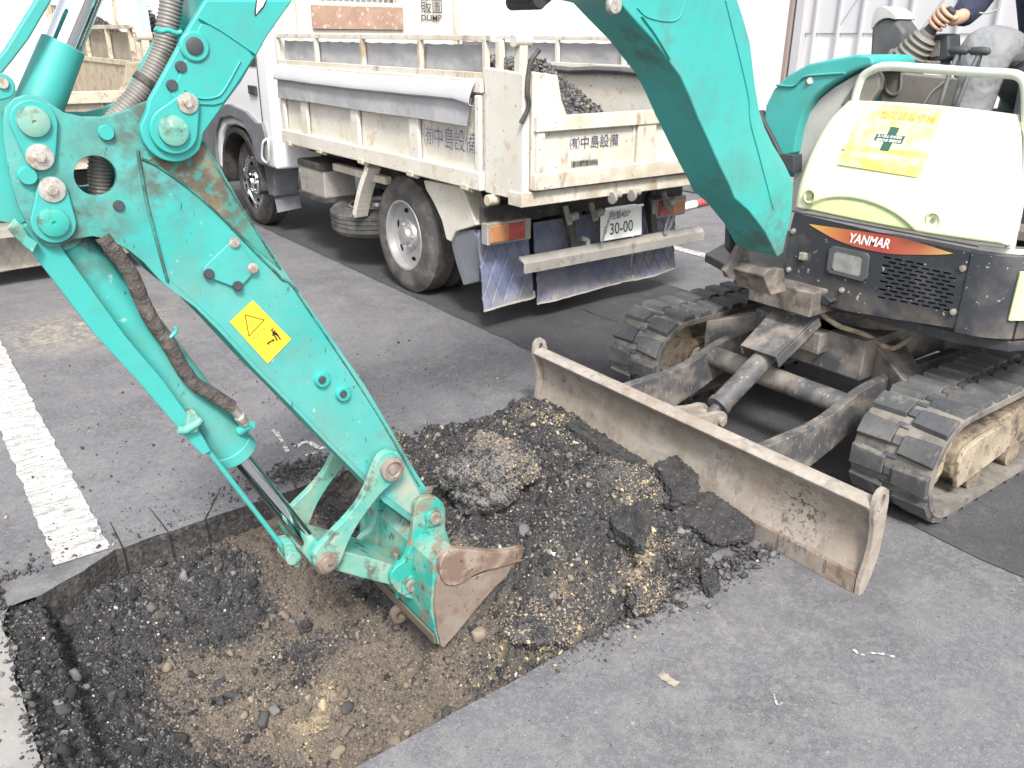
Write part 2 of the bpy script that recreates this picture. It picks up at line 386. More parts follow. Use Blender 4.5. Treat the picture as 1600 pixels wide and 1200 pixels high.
def soil_h(x, y):
    fl = -.27+.055*nfb(x, y, 4.2, 1)+.03*np.abs(nfb(x, y, 9, 3))+.03*sst(.2, 1., x)
    # slope along the broken left side
    xw = x+.012*nfb(x, y, 9, 2); sl_ = fl+(-.17-fl)*(1-sst(.14, .45, x+.05*nfb(x, y, 6, 2))); h = sl_+(-.022-.05*sst(.02, .10, xw)*(1-sst(2.3, 2.6, y))-sl_)*(1-sst(.105, .15, xw))
    # bank under the far asphalt face
    yy = y+.10*nfb(x, y, 5, 3)
    bank = -.105-.05*sst(.3, 1.6, x)*0
    h = np.maximum(h, fl+(bank-fl)*sst(2.28, 2.70, yy)*(1-.0*x))
    h = np.maximum(h, fl+(-.2-fl)*(1-sst(1.44, 1.62, y)))
    # heap pulled up against the blade
    ramp = sst(.98, 1.42, x+.08*nfb(x, y, 4, 0)-.16*sst(2.1, 2.6, y)+.05*(1-sst(1.72, 1.85, y)))
    pl = .195*sst(1.42, 1.68, y+.02*nfb(x, y, 9, 4))*(1-sst(2.52, 2.86, y+.04*nfb(x, y, 8, 5)))
    pl = pl*(1-.75*sst(1.75, 2.2, x-.35*(y-2.0)))
    pl = pl+.085*nfb(x, y, 5, 2)*np.clip(pl*9, 0, 1)
    pl = pl+.07*G(x, y, 1.52, 2.24, .15, .13)-.10*G(x, y, 1.33, 2.27, .10, .09)+.07*G(x, y, 1.74, 1.80, .13, .17)+.05*G(x, y, 1.42, 1.72, .13, .1)+.0*x
    pl = pl+.05*G(x, y, 1.36, 2.30, .12, .14)
    base2 = np.where(pl > .004, pl, -.02)
    h = h+(base2-h)*ramp
    inb = sst(1.065, 1.10, x)*(1-sst(1.36, 1.46, x))*sst(1.71, 1.735, y)*(1-sst(2.13, 2.16, y))
    h = h+(np.maximum(h, .195+.02*nfb(x, y, 9, 2))-h)*inb
    # a ragged lump surface
    lump = np.abs(nfb(x, y, 13, 1, 4)); h = h+.055*(lump-.15)*np.clip((h+.30)*9, .35, 1)+.012*nfb(x, y, 45, 3, 3)
    out = (x > 1.93+.04*nfb(x, y, 6, 1)) & (pl < .01)
    h = np.where(out, -.03, h)
    # asphalt top on every side stays clear
    clear = (y < 1.445+.012*nfb(x, y, 20, 2)) & (x < 1.55)
    return np.where(clear & (h > -.03), -.03, h)
PAL = dict(black=(.019, .019, .021), dark=(.048, .046, .047), grey=(.125, .122, .122), brown=(.150, .122, .098), tan=(.205, .168, .122), sand=(.40, .315, .20), stone=(.50, .46, .40))
def soil_weights(x, y, z):
    """share of brown earth, share of sand at a place"""
    heap = sst(1.15, 1.45, x)
    s = sum(a*np.exp(-((x-p.x)**2+(y-p.y)**2)/(r*r)) for p, r, a in SANDY)
    s = .75*s*(.1+2.2*np.clip(nfb(x, y, 12, 5, 5)+.25, 0, 1))+.22*heap*np.clip(nfb(x, y, 7, 3, 5)+.05, 0, 1)*(1-sst(1.7, 1.95, x))
    br = sst(-.16, .42, nfb(x, y, 3.3, 4)+.22-.55*heap-.6*(1-sst(.26, .46, x+.08*nfb(x, y, 5, 2)))+.22*sst(.40, .7, x)*(1-sst(2.2, 2.4, y))-.15*sst(2.3, 2.5, y)*(1-sst(.7, 1.1, x))-.55*sst(.98, 1.12, x)*sst(1.75, 2.0, y)-.35*sst(1.0, 1.15, x))
    return np.clip(br, 0, 1), np.clip(s, 0, 1)
nx, ny = 420, 330
gx, gy = np.meshgrid(np.linspace(-.12, 2.16, nx), np.linspace(1.36, 2.95, ny), indexing='xy')
hz = soil_h(gx, gy)
def soil_cols(x, y, z, n, jitter=.25):
    br, sd = soil_weights(x, y, z); u = rng.random(n); u2 = rng.random(n)
    c = np.empty((n, 3)); blk = np.where(u2[:, None] < .5, PAL['black'], np.where(u2[:, None] < .85, PAL['dark'], PAL['grey']))
    brn = np.where(u2[:, None] < .72, PAL['brown'], np.where(u2[:, None] < .9, PAL['tan'], PAL['dark']))
    snd = np.where(u2[:, None] < .7, PAL['sand'], PAL['tan'])
    c[:] = blk; k = u < br*.92; c[k] = brn[k]
    u3 = rng.random(n); k = u3 < sd*.85; c[k] = snd[k]
    heap = sst(1.1, 1.4, x); k = rng.random(n) < .09*heap*(1-.8*sst(1.65, 1.9, x)); c[k] = np.array(PAL['tan'])
    k = rng.random(n) < .005; c[k] = np.array(PAL['stone'])
    return c*(1+jitter*(rng.random((n, 1))-.5)*2)
M_soil = mat('dug_soil', (.1, .1, .1), .92, attr='Col', layers=[dict(c=(.02, .02, .02), s=120, lo=.55, hi=.7, a=.6, d=3), dict(c=(.36, .30, .22), s=160, lo=.67, hi=.72, a=.6, d=2)], bump=[(180, .8, .006), (50, .5, .01)])
M_chunk = mat('rubble_grain', (.1, .1, .1), .88, attr='Col', bump=[(260, .5, .003)])
def mesh_np(name, verts, faces, cols, m, smooth_=False):
    me = bpy.data.meshes.new(name); me.vertices.add(len(verts)); me.vertices.foreach_set('co', verts.astype(np.float32).ravel())
    k = faces.shape[1]; me.loops.add(faces.size); me.loops.foreach_set('vertex_index', faces.astype(np.int32).ravel())
    me.polygons.add(len(faces)); me.polygons.foreach_set('loop_start', np.arange(0, faces.size, k, dtype=np.int32)); me.polygons.foreach_set('loop_total', np.full(len(faces), k, dtype=np.int32))
    if smooth_: me.polygons.foreach_set('use_smooth', np.ones(len(faces), dtype=bool))
    me.update(calc_edges=True)
    a = me.color_attributes.new('Col', 'FLOAT_COLOR', 'POINT'); cc = np.ones((len(verts), 4), np.float32); cc[:, :3] = cols; a.data.foreach_set('color', cc.ravel())
    me.materials.append(m); o = bpy.data.objects.new(name, me); sc.collection.objects.link(o); WL[o.name] = V((0, 0, 0)); return o
idx = np.arange(nx*ny).reshape(ny, nx)
fq = np.stack([idx[:-1, :-1], idx[:-1, 1:], idx[1:, 1:], idx[1:, :-1]], -1).reshape(-1, 4)
vq = np.stack([gx, gy, hz+.004*(rng.random(hz.shape)-.5)], -1).reshape(-1, 3)
br, sd = soil_weights(gx.ravel(), gy.ravel(), hz.ravel())
cb = (np.array(PAL['black'])*.7+np.array(PAL['dark'])*.5)[None]*(1-br[:, None])+np.array(PAL['brown'])[None]*.85*br[:, None]
cb = cb*(1-sd[:, None]*.8)+np.array(PAL['sand'])[None]*.8*sd[:, None]*.8
soil = mesh_np('soil', vq, fq, cb, M_soil, True)
tag(soil, 'dug out pit floor and heap of black asphalt rubble, brown earth and sand', kind='stuff')

# ---- loose lumps lying on it
def ico(sub):
    b = bmesh.new(); bmesh.ops.create_icosphere(b, subdivisions=sub, radius=1); b.verts.ensure_lookup_table()
    v = np.array([tuple(q.co) for q in b.verts]); f = np.array([[q.index for q in p.verts] for p in b.faces]); b.free(); return v, f
def templates(sub, n, rough):
    v, f = ico(sub); out = []
    for _ in range(n):
        q = v.copy()
        for _k in range(7):
            d = rng.normal(size=3); d /= np.linalg.norm(d); o = rng.uniform(.28, .75); t = q@d; q = q-np.maximum(t-o, 0)[:, None]*d
        q = q*(1+rough*(rng.random((len(q), 1))-.5)); out.append(q*np.array([1, rng.uniform(.7, 1), rng.uniform(.5, .85)]))
    return out, f
T0, F0 = templates(1, 12, .35); T1, F1 = templates(2, 12, .22); T2, F2 = templates(3, 8, .12)
def rotm(n):
    q = rng.normal(size=(n, 4)); q /= np.linalg.norm(q, axis=1)[:, None]; w_, x, y, z = q.T
    return np.stack([1-2*(y*y+z*z), 2*(x*y-z*w_), 2*(x*z+y*w_), 2*(x*y+z*w_), 1-2*(x*x+z*z), 2*(y*z-x*w_), 2*(x*z-y*w_), 2*(y*z+x*w_), 1-2*(x*x+y*y)], -1).reshape(n, 3, 3)
def lumps(px, py, pz, size, cols, T, F):
    n = len(px); ti = rng.integers(0, len(T), n); base = np.array(T)[ti]; Rm = rotm(n)
    vs = np.einsum('nij,nkj->nki', Rm, base)*size[:, None, None]+np.stack([px, py, pz], -1)[:, None, :]
    k = base.shape[1]; fs = F[None]+np.arange(n)[:, None, None]*k
    cc = np.repeat(cols, k, axis=0)*(1+.25*(rng.random((n*k, 1))-.5))
    return vs.reshape(-1, 3), fs.reshape(-1, 3), cc
def gather(sets):
    V_, F_, C_ = [], [], []; o = 0
    for v, f, c in sets: V_.append(v); F_.append(f+o); C_.append(c); o += len(v)
    return np.concatenate(V_), np.concatenate(F_), np.concatenate(C_)
def visible_mask(x, y, z): return z > -.305
def scatter(n, s0, s1, T, F, pw=2.5, dens=None, sink=.25):
    x = rng.uniform(-.1, 2.15, n*3); y = rng.uniform(1.38, 2.93, n*3); z = soil_h(x, y)
    ok = (z > -.015) | ((x > .0) & (x < 1.93) & (y > 1.46) & (y < 2.715))
    ok &= ~((z < .0) & (z > -.035) & (x > 1.9))
    ok &= z > -.4
    if dens is not None: ok &= rng.random(len(x)) < dens(x, y, z)
    x, y, z = x[ok][:n], y[ok][:n], z[ok][:n]
    s = s0*(1-rng.random(len(x))*(1-(s0/s1)**pw))**(-1/pw)
    return lumps(x, y, z+s*(.4-sink), s, soil_cols(x, y, z, len(x)), T, F)
def d_rub(x, y, z):
    br, sd = soil_weights(x, y, z); return np.clip(1-.75*br, .15, 1)
v, f, c = gather([scatter(52000, .0028, .007, T0, F0, 2.2), scatter(20000, .005, .011, T0, F0, 2.2, d_rub), scatter(2600, .009, .019, T1, F1, 2.4, d_rub),
                  scatter(260, .016, .036, T1, F1, 2.3)])
rub = mesh_np('rubble', v, f, c, M_chunk)
tag(rub, 'loose crumbs and lumps of broken asphalt, earth and sand in the pit and heap', kind='stuff')
# crumbs thrown over the asphalt round the pit
def crumbs():
    P = []
    for _ in range(2600):
        t = rng.random()
        if t < .14: x, y = rng.uniform(.9, 1.75), 2.78+abs(rng.normal(0, .07))
        elif t < .30: x, y = rng.uniform(1.2, 2.2), 1.43-abs(rng.normal(0, .05))
        elif t < .40: x, y = rng.uniform(-.1, .8), 2.74+abs(rng.normal(0, .1))
        elif t < .47: x, y = rng.normal(-.02, .07), rng.uniform(1.3, 2.6)
        elif t < .68: x, y = rng.normal(1.6, .35), rng.normal(3.2, .5)
        elif t < .95: x, y = rng.normal(.9, .5), rng.normal(3.3, .6)
        else: x, y = rng.uniform(-.5, 3.4), rng.uniform(.5, 6)
        if 0.0 < x < 1.93 and 1.45 < y < 2.74: continue
        P.append((x, y))
    P = np.array(P); n = len(P); s = .002*(1-rng.random(n)*.97)**(-.5)*1.1; s = np.minimum(s, .016)
    u = rng.random((n, 1)); cols = np.where(u < .7, PAL['dark'], np.where(u < .92, PAL['brown'], PAL['sand']))
    return lumps(P[:, 0], P[:, 1], s*.4+.003, s, cols, T0, F0)
v, f, c = crumbs(); cr = mesh_np('asphalt_crumbs', v, f, c, M_chunk); tag(cr, 'small crumbs of asphalt scattered over the ground round the pit', kind='stuff')
def pile_edge():
    # dense small rubble beside the far edge and over the near rim
    sets = []
    for (cx, cy, sx, sy, n) in ((1.13, 2.86, .16, .055, 700), (1.50, 2.80, .14, .04, 500), (2.0, 1.42, .12, .03, 260), (1.70, 1.43, .22, .016, 420), (.05, 2.66, .10, .05, 900), (.02, 2.0, .02, .3, 500), (-.1, 2.66, .1, .05, 300)):
        x = rng.normal(cx, sx, n); y = rng.normal(cy, sy, n); k = ~((x > .02) & (x < 1.9) & (y > 1.45) & (y < 2.735)); x, y = x[k], y[k]; n = len(x)
        s = .004*(1-rng.random(n)*.93)**(-.6); s = np.minimum(s, .02); z = s*.5+.03*np.exp(-((x-cx)/sx)**2-((y-cy)/sy)**2)*rng.random(n)
        sets.append(lumps(x, y, z+.002, s, np.where(rng.random((n, 1)) < .8, PAL['dark'], PAL['grey']), T0, F0))
    return gather(sets)
v, f, c = pile_edge(); pe = mesh_np('asphalt_rubble', v, f, c, M_chunk); tag(pe, 'ridge of crushed black asphalt lying along the rim of the pit', kind='stuff')

# broken slabs and boulders: one thing each
M_slab = mat('asphalt_slab', (.035, .034, .036), .85, layers=[dict(c=(.075, .073, .075), s=30, lo=.45, hi=.65, a=.7), dict(c=(.30, .24, .15), s=70, lo=.63, hi=.70, a=.6), dict(c=(.11, .108, .108), s=160, lo=.60, hi=.66, a=.7, d=3)], bump=[(90, 1., .014), (250, .8, .006)])
M_clod = mat('clod', (.055, .052, .05), .9, layers=[dict(c=(.40, .31, .19), s=16, lo=.50, hi=.66, a=.8, d=8), dict(c=(.02, .02, .02), s=60, lo=.55, hi=.65, a=.8)], bump=[(60, .9, .02), (200, .7, .005)])
M_clod2 = mat('earth_clod', (.17, .135, .10), .9, layers=[dict(c=(.07, .06, .05), s=30, lo=.5, hi=.65, a=.7)], bump=[(60, .9, .02), (200, .7, .005)])
def slab(pix, z, th, tilt, label, m=M_slab, seed=0):
    P = [PZ(x, y, z) for x, y in pix]; c = sum(P, V())/len(P); Q = []
    for i in range(len(P)):
        a, b = P[i], P[(i+1) % len(P)]
        for k in range(4):
            t = k/4; p = a.lerp(b, t); Q.append(p+V((fbm(p.x*25, p.y*25, seed), fbm(p.x*25+9, p.y*25, seed), 0))*.007)
    rot = Matrix.Rotation(R_(tilt[0]), 3, 'X') @ Matrix.Rotation(R_(tilt[1]), 3, 'Y')
    b = MB(); b.prism([c+rot @ (p-c) for p in Q], rot @ V((0, 0, -th)))
    o = b.build('asphalt_slab', m, bevel=.005, ang=25, seg=2); tag(o, label, 'asphalt slab', 'broken slabs of asphalt on the heap')
    sm = o.modifiers.new('sub', 'SUBSURF'); sm.subdivision_type = 'SIMPLE'; sm.levels = sm.render_levels = 4
    tx = bpy.data.textures.new('n', 'CLOUDS'); tx.noise_scale = .014; dm = o.modifiers.new('d', 'DISPLACE'); dm.texture = tx; dm.strength = .020; dm.mid_level = .5
slab([(882, 668), (905, 660), (1012, 712), (1008, 732), (990, 735)], .16, .035, (4, 10), 'long black asphalt slab lying tilted along the blade')
slab([(935, 690), (1015, 725), (1010, 748), (930, 712)], .09, .03, (4, 2), 'black asphalt slab tucked under the long slab beside the blade')
slab([(930, 752), (975, 730), (1020, 745), (1018, 800), (1005, 850), (960, 820)], .215, .045, (-3, -5), 'broad flat asphalt slab lying on the heap beside the sandy mass')
slab([(1020, 735), (1060, 712), (1096, 732), (1092, 775), (1050, 778)], .13, .06, (16, 14), 'thick crumbly black slab leaning on the middle of the blade')
slab([(1062, 780), (1110, 778), (1180, 815), (1178, 832), (1120, 835), (1070, 812)], .075, .03, (9, -12), 'thin jagged asphalt slab with its tip against the blade')
slab([(1095, 885), (1120, 888), (1128, 912), (1112, 924), (1096, 910)], .03, .03, (8, 8), 'small square asphalt piece at the near corner of the heap')
def boulder(c, r, label, m, seed, name='rubble_clod', grp=None, cat='clod'):
    b = bmesh.new(); bmesh.ops.create_icosphere(b, subdivisions=5, radius=1); mb = MB(); vs = []
    for q in b.verts:
        p = q.co; k = 1+.32*fbm(p.x*1.3+seed, p.y*1.3, p.z*1.3, 5)+.07*fbm(p.x*9+seed, p.y*9, p.z*9, 4); vs.append(c+V((p.x*r[0], p.y*r[1], p.z*r[2]))*k)
    mb.add(vs, [tuple(q.index for q in p_.verts) for p_ in b.faces]); b.free(); o = mb.build(name, m, ang=60, fix=False); tag(o, label, cat, grp)
def clod(c, r, label, seed, rotz=0., sandy=.3, n=5200, pale=False):
    bm_ = bmesh.new(); bmesh.ops.create_icosphere(bm_, subdivisions=5, radius=1); bm_.verts.ensure_lookup_table(); vs = []
    Rz = Matrix.Rotation(R_(rotz), 3, 'Z')
    for q in bm_.verts:
        p = q.co; k = 1+.34*fbm(p.x*1.2+seed, p.y*1.2, p.z*1.2, 4)+.10*fbm(p.x*6+seed, p.y*6, p.z*6, 4); vs.append(c+Rz @ V((p.x*r[0], p.y*r[1], p.z*r[2]))*k)
    vs = np.array([tuple(v) for v in vs]); fs = np.array([[q.index for q in f.verts] for f in bm_.faces]); bm_.free()
    up = vs[vs[:, 2] > c.z-.4*r[2]]; P = up[rng.integers(0, len(up), n)]+rng.normal(0, .003, (n, 3)); s = np.minimum(.0028*(1-rng.random(n)*.95)**(-.45), .012)
    sn = 2.2*nfb(P[:, 0], P[:, 1], 9, seed % 6, 5)+sandy-.30+1.2*(P[:, 2]-c.z)/r[2]*.25; u = rng.random((n, 1)); u2 = rng.random(n)
    cc = np.where(u < .45, PAL['black'], np.where(u < .8, PAL['dark'], PAL['grey'])); k = u2 < np.clip(sn+.1, .05, .75); cc[k] = np.where(u[k] < .18, PAL['sand'], PAL['tan'])
    if pale: cc = cc*.85+.022
    v2, f2, c2 = lumps(P[:, 0], P[:, 1], P[:, 2], s, cc, T0, F0)
    V_, F_, C_ = gather([(vs, fs, np.repeat(np.array(PAL['grey' if pale else 'dark'])[None], len(vs), 0)), (v2, f2, c2)])
    V_ -= np.array(tuple(c)); o = mesh_np('rubble_clod', V_, F_, C_, M_chunk); o.location = c; tag(o, label, 'clod')
clod(PZ(765, 738, .29), (.175, .12, .105), 'large sand crusted clod of asphalt rolling off the heap just behind the bucket', 3, 20, .30, 11000, True)
clod(PZ(955, 765, .20), (.10, .16, .085), 'long sandy clod across the heap top in front of the flat slab', 8, 25, .42, 4200)
clod(PZ(850, 965, .04), (.13, .09, .055), 'sandy clod at the near rim of the heap right of the bucket tip', 14, 10, .25, 3600)
boulder(PZ(690, 690, .07), (.035, .035, .03), 'small sandy clod at the far left edge of the heap', M_clod, 8)
boulder(PZ(655, 1058, -.25), (.055, .045, .025), 'flat brown clod of earth on the pit floor below the bucket', M_clod2, 5)
boulder(PZ(350, 1025, -.25), (.022, .02, .014), 'dark lump of asphalt in the middle of the pit floor', M_slab, 6)
clod(PZ(620, 690, .02), (.05, .04, .03), 'black crumbly clod beside the arm at the far rim of the pit', 4, 0, .1, 900)
clod(PZ(1060, 860, .07), (.07, .05, .045), 'black crumbly clod on the near slope of the heap below the thin slab', 6, 0, .0, 1400)
clod(PZ(1010, 930, .05), (.08, .045, .04), 'dark grey clod along the near rim in the middle of the heap edge', 9, 15, .05, 1500)
clod(PZ(730, 820, .10), (.07, .06, .06), 'dark clod in the hollow between the arm tip and the big clod', 2, 0, .0, 1400)
boulder(PZ(478, 978, -.22), (.022, .022, .02), 'dark lump of asphalt in the pit left of the bucket', M_slab, 7)
boulder(PZ(585, 945, -.2), (.04, .03, .022), 'dark crumbly lump just under the bucket linkage', M_slab, 9)
boulder(PZ(442, 1150, -.25), (.025, .02, .010), 'small flat brown stone beside the sand patch in the pit', M_clod2, 11)
boulder(PZ(216, 1163, -.2), (.018, .018, .014), 'pale rounded stone near the lower left of the pit', M_conc, 12)
# ================================================================ EXCAVATOR
TEAL = (.036, .325, .30)
YN, YF, YC = 1.85, 2.01, 1.93
pA, pB, pC, pD = PY(270, 200, YN), PY(50, 190, YN), PY(82, 345, YN), PY(672, 805, YN)
joints = [(tuple(pA), .26), (tuple(pD), .16), (tuple(PY(607, 730, YN)), .13), (tuple(PY(110, 370, YN)), .17), (tuple(PY(510, 877, 1.8)), .16), (tuple(PY(640, 912, 1.83)), .15)]
M_teal = mat('teal_paint', TEAL, .38, layers=steel_layers(joints, .85), bump=[(30, .08, .004)])
M_tealc = mat('teal_paint_clean', TEAL, .38, layers=[dict(c=(.10, .42, .39), s=2, lo=.4, hi=.7, a=.5), dict(c=GRIME, s=80, lo=.74, hi=.78, a=.6, st=(1, 1, .4)), dict(c=(.10, .14, .12), s=4, lo=.52, hi=.72, a=.40, d=12, r=.75, ro=.7), dict(c=(.10, .085, .06), s=12, lo=.45, hi=.62, a=.7, d=10, ro=.8, near=[(tuple(PY(1215, 400, 1.83)), .30), (tuple(PY(1010, 60, 1.9)), .14), (tuple(PY(1130, 270, 1.9)), .10)])], bump=[(30, .05, .004)])
M_tealw = mat('teal_paint_worn', (.03, .32, .27), .5, layers=[dict(c=(.34, .33, .25), s=7, lo=.38, hi=.72, a=.85, d=9, ro=.85), dict(c=(.07, .055, .04), s=18, lo=.56, hi=.66, a=.75, ro=.9), dict(c=(.45, .42, .36), s=40, lo=.66, hi=.72, a=.7)], bump=[(40, .2, .006)])
M_weld = mat('weld_grime', (.035, .085, .07), .8, layers=[dict(c=(.05, .22, .19), s=30, lo=.45, hi=.6, a=.8)], bump=[(120, .8, .004)])
M_bare = mat('worn_steel', (.25, .19, .155), .55, .3, layers=[dict(c=(.34, .30, .27), s=9, lo=.4, hi=.65, a=.8, ro=.4), dict(c=(.16, .11, .075), s=14, lo=.55, hi=.7, a=.8, ro=.85), dict(c=(.06, .05, .04), s=50, lo=.64, hi=.70, a=.8)], bump=[(70, .2, .003)])
M_bolt = mat('zinc_steel', (.52, .50, .46), .42, .6, layers=[dict(c=(.22, .15, .10), s=60, lo=.5, hi=.65, a=.7, ro=.8)])
M_plug = mat('dark_plug', (.045, .05, .055), .6)
M_chrome = mat('chrome', (.80, .80, .82), .06, 1., layers=[dict(c=(.3, .3, .3), s=40, lo=.68, hi=.75, a=.3)])
M_rubber = mat('hose_rubber', (.035, .033, .032), .65, layers=[dict(c=(.12, .10, .08), s=20, lo=.5, hi=.7, a=.6)], bump=[(60, .5, .006)])
M_sleeve = mat('hose_sleeve', (.062, .053, .049), .85, layers=[dict(c=(.17, .14, .12), s=25, lo=.5, hi=.7, a=.7)], bump=[(30, 1., .02)])
M_black = mat('black_steel', (.030, .031, .034), .5, layers=[dict(c=(.20, .17, .14), s=9, lo=.56, hi=.82, a=.75, ro=.85, d=10), dict(c=(.30, .27, .24), s=70, lo=.68, hi=.73, a=.8, ro=.8, d=4), dict(c=(.16, .085, .05), s=20, lo=.68, hi=.76, a=.7, ro=.9)], bump=[(80, .2, .003)])
M_blackp = mat('black_panel_paint', (.032, .035, .042), .42, layers=[dict(c=(.14, .13, .12), s=6, lo=.55, hi=.8, a=.6, ro=.8, d=9), dict(c=(.45, .43, .40), s=48, lo=.70, hi=.735, a=.8, d=3), dict(c=(.20, .16, .12), s=10, lo=.40, hi=.72, a=.8, zr=(.76, .66), ro=.9)], bump=[(60, .1, .003)])
M_blade = mat('dozer_blade_steel', (.285, .250, .212), .6, .05, layers=[dict(c=(.39, .36, .325), s=4, lo=.42, hi=.64, a=.8), dict(c=(.19, .15, .115), s=7, lo=.5, hi=.70, a=.65, d=10, ro=.8, r=.7),
              dict(c=(.38, .20, .09), s=9, lo=.62, hi=.78, a=.5, off=4), dict(c=(.12, .10, .085), s=13, lo=.56, hi=.68, a=.6, d=12, r=.75), dict(c=(.07, .05, .035), s=58, lo=.60, hi=.62, a=1., d=2, near=[(tuple(PX(1240, 800, 2.19)), .16), (tuple(PX(1120, 720, 2.19)), .08), (tuple(PX(870, 600, 2.19)), .07), (tuple(PX(1210, 850, 2.19)), .10)], ro=.9),
              dict(c=(.30, .22, .16), s=80, lo=.6, hi=.7, a=.6), dict(c=(.45, .42, .38), s=46, lo=.62, hi=.70, a=.3, st=(1, 1, .22), d=3), dict(c=(.15, .12, .095), s=30, lo=.60, hi=.70, a=.3, st=(1, .25, 1), d=4)], bump=[(50, .25, .004), (8, .12, .02)])
M_frame = mat('undercarriage_paint', (.070, .070, .073), .55, layers=[dict(c=(.24, .21, .18), s=8, lo=.44, hi=.62, a=.8, d=10, ro=.85), dict(c=(.36, .33, .30), s=75, lo=.665, hi=.72, a=.8, d=4, st=(1, 1, .4)), dict(c=(.28, .19, .12), s=24, lo=.66, hi=.74, a=.7)], bump=[(70, .3, .004)])
M_muddy = mat('muddy_frame', (.28, .23, .165), .85, layers=[dict(c=(.44, .39, .29), s=6, lo=.4, hi=.7, a=.8), dict(c=(.13, .10, .07), s=16, lo=.55, hi=.7, a=.8), dict(c=(.05, .045, .04), s=70, lo=.62, hi=.68, a=.7)], bump=[(50, .5, .01)])
M_brmud = mat('brown_mud', (.17, .135, .095), .9, layers=[dict(c=(.32, .26, .18), s=9, lo=.44, hi=.62, a=.7, d=9), dict(c=(.06, .05, .04), s=22, lo=.54, hi=.64, a=.8)], bump=[(60, .7, .01)])
M_belt = mat('belt_rubber', (.12, .11, .098), .8, layers=[dict(c=(.23, .205, .175), s=9, lo=.42, hi=.62, a=.8, d=9), dict(c=(.06, .06, .062), s=14, lo=.55, hi=.66, a=.8, d=9)], bump=[(90, .4, .004)])
M_track = mat('track_rubber', (.062, .064, .070), .6, layers=[dict(c=(.15, .145, .135), s=5, lo=.45, hi=.68, a=.6, d=9), dict(c=(.26, .235, .20), s=20, lo=.60, hi=.72, a=.5, d=8), dict(c=(.03, .03, .032), s=70, lo=.6, hi=.7, a=.5)], bump=[(90, .4, .004)])
M_lime = mat('lime_cover_paint', (.56, .63, .32), .33, layers=[dict(c=(.60, .67, .36), s=2, lo=.4, hi=.7, a=.5), dict(c=(.4, .38, .2), s=60, lo=.73, hi=.76, a=.6)])
M_cream = mat('cream_cover_paint', (.67, .70, .48), .33, layers=[dict(c=(.64, .68, .42), s=2, lo=.4, hi=.7, a=.6), dict(c=(.4, .38, .25), s=60, lo=.74, hi=.77, a=.5)])
M_greyp = mat('grey_panel', (.46, .45, .42), .5, layers=[dict(c=(.25, .23, .2), s=5, lo=.5, hi=.8, a=.6)])
M_rail = mat('grey_rail_paint', (.50, .52, .47), .35)
M_dkgrey = mat('dark_grey_plastic', (.075, .077, .082), .6, layers=[dict(c=(.16, .15, .14), s=6, lo=.5, hi=.8, a=.7)])
M_floor = mat('console_plastic', (.15, .14, .125), .65, layers=[dict(c=(.24, .22, .19), s=5, lo=.45, hi=.75, a=.7), dict(c=(.05, .045, .04), s=20, lo=.6, hi=.8, a=.5)])

ex = thing('mini_excavator', (3.4, 1.93, 0), 'teal and cream mini excavator digging the pit, with its rusty dozer blade lowered', 'excavator')
def pl(lst, Y): return [PY(x, y, Y) for x, y in lst]

# ---- blade
BX = 2.19; by0, by1 = 1.10, 2.74
prof = [(0.0, -.004), (.004, .055), (.012, .06), (.036, .13), (.044, .20), (.034, .27), (.010, .318), (-.012, .335), (-.022, .352), (-.005, .368), (.03, .372), (.05, .352)]
b = MB(); outl = [V((BX+x, by0, z)) for x, z in prof]+[V((BX+.065, by0, .33)), V((BX+.085, by0, .26)), V((BX+.095, by0, .18)), V((BX+.08, by0, .10)), V((BX+.03, by0, .045)), V((BX+.02, by0, -.004))]
outl = [V((p.x, p.y, p.z*.90)) for p in outl]
b.prism(outl, (0, by1-by0, 0)); blade = b.build('dozer_blade', M_blade, ex, bevel=.004, ang=50)
b = MB(); b.prism([V((BX-.010, by0+.005, .001)), V((BX+.0, by0+.005, .06)), V((BX+.012, by0+.005, .062)), V((BX+.012, by0+.005, -.002))], (0, by1-by0-.01, 0)); b.build('cutting_edge', mat('scraped_edge_steel', (.40, .36, .32), .38, .6, layers=[dict(c=(.24, .17, .12), s=9, lo=.45, hi=.62, a=.9, d=9, ro=.8), dict(c=(.14, .11, .09), s=40, lo=.56, hi=.64, a=.7, st=(1, 1, .3))]), blade, bevel=.002)
for yy, s in ((by0-.016, 1), (by1, 1)):
    o_ = [(-.006, -.004), (-.010, .06), (.008, .13), (.014, .20), (.006, .27), (-.010, .32), (-.016, .36), (-.010, .398), (.004, .415), (.030, .418), (.050, .402), (.062, .36), (.070, .26), (.070, .15), (.050, .06), (.02, -.004)]
    hole = [(.026+.013*math.cos(R_(a)), .360+(.036*math.sin(R_(a)))) for a in range(0, 360, 24)]
    b = MB(); b.prism([V((BX+x, yy, z*.90)) for x, z in o_], (0, .016, 0), holes=[[V((BX+x, yy, z*.90)) for x, z in hole]]); b.build('end_plate', M_blade, blade, bevel=.003)
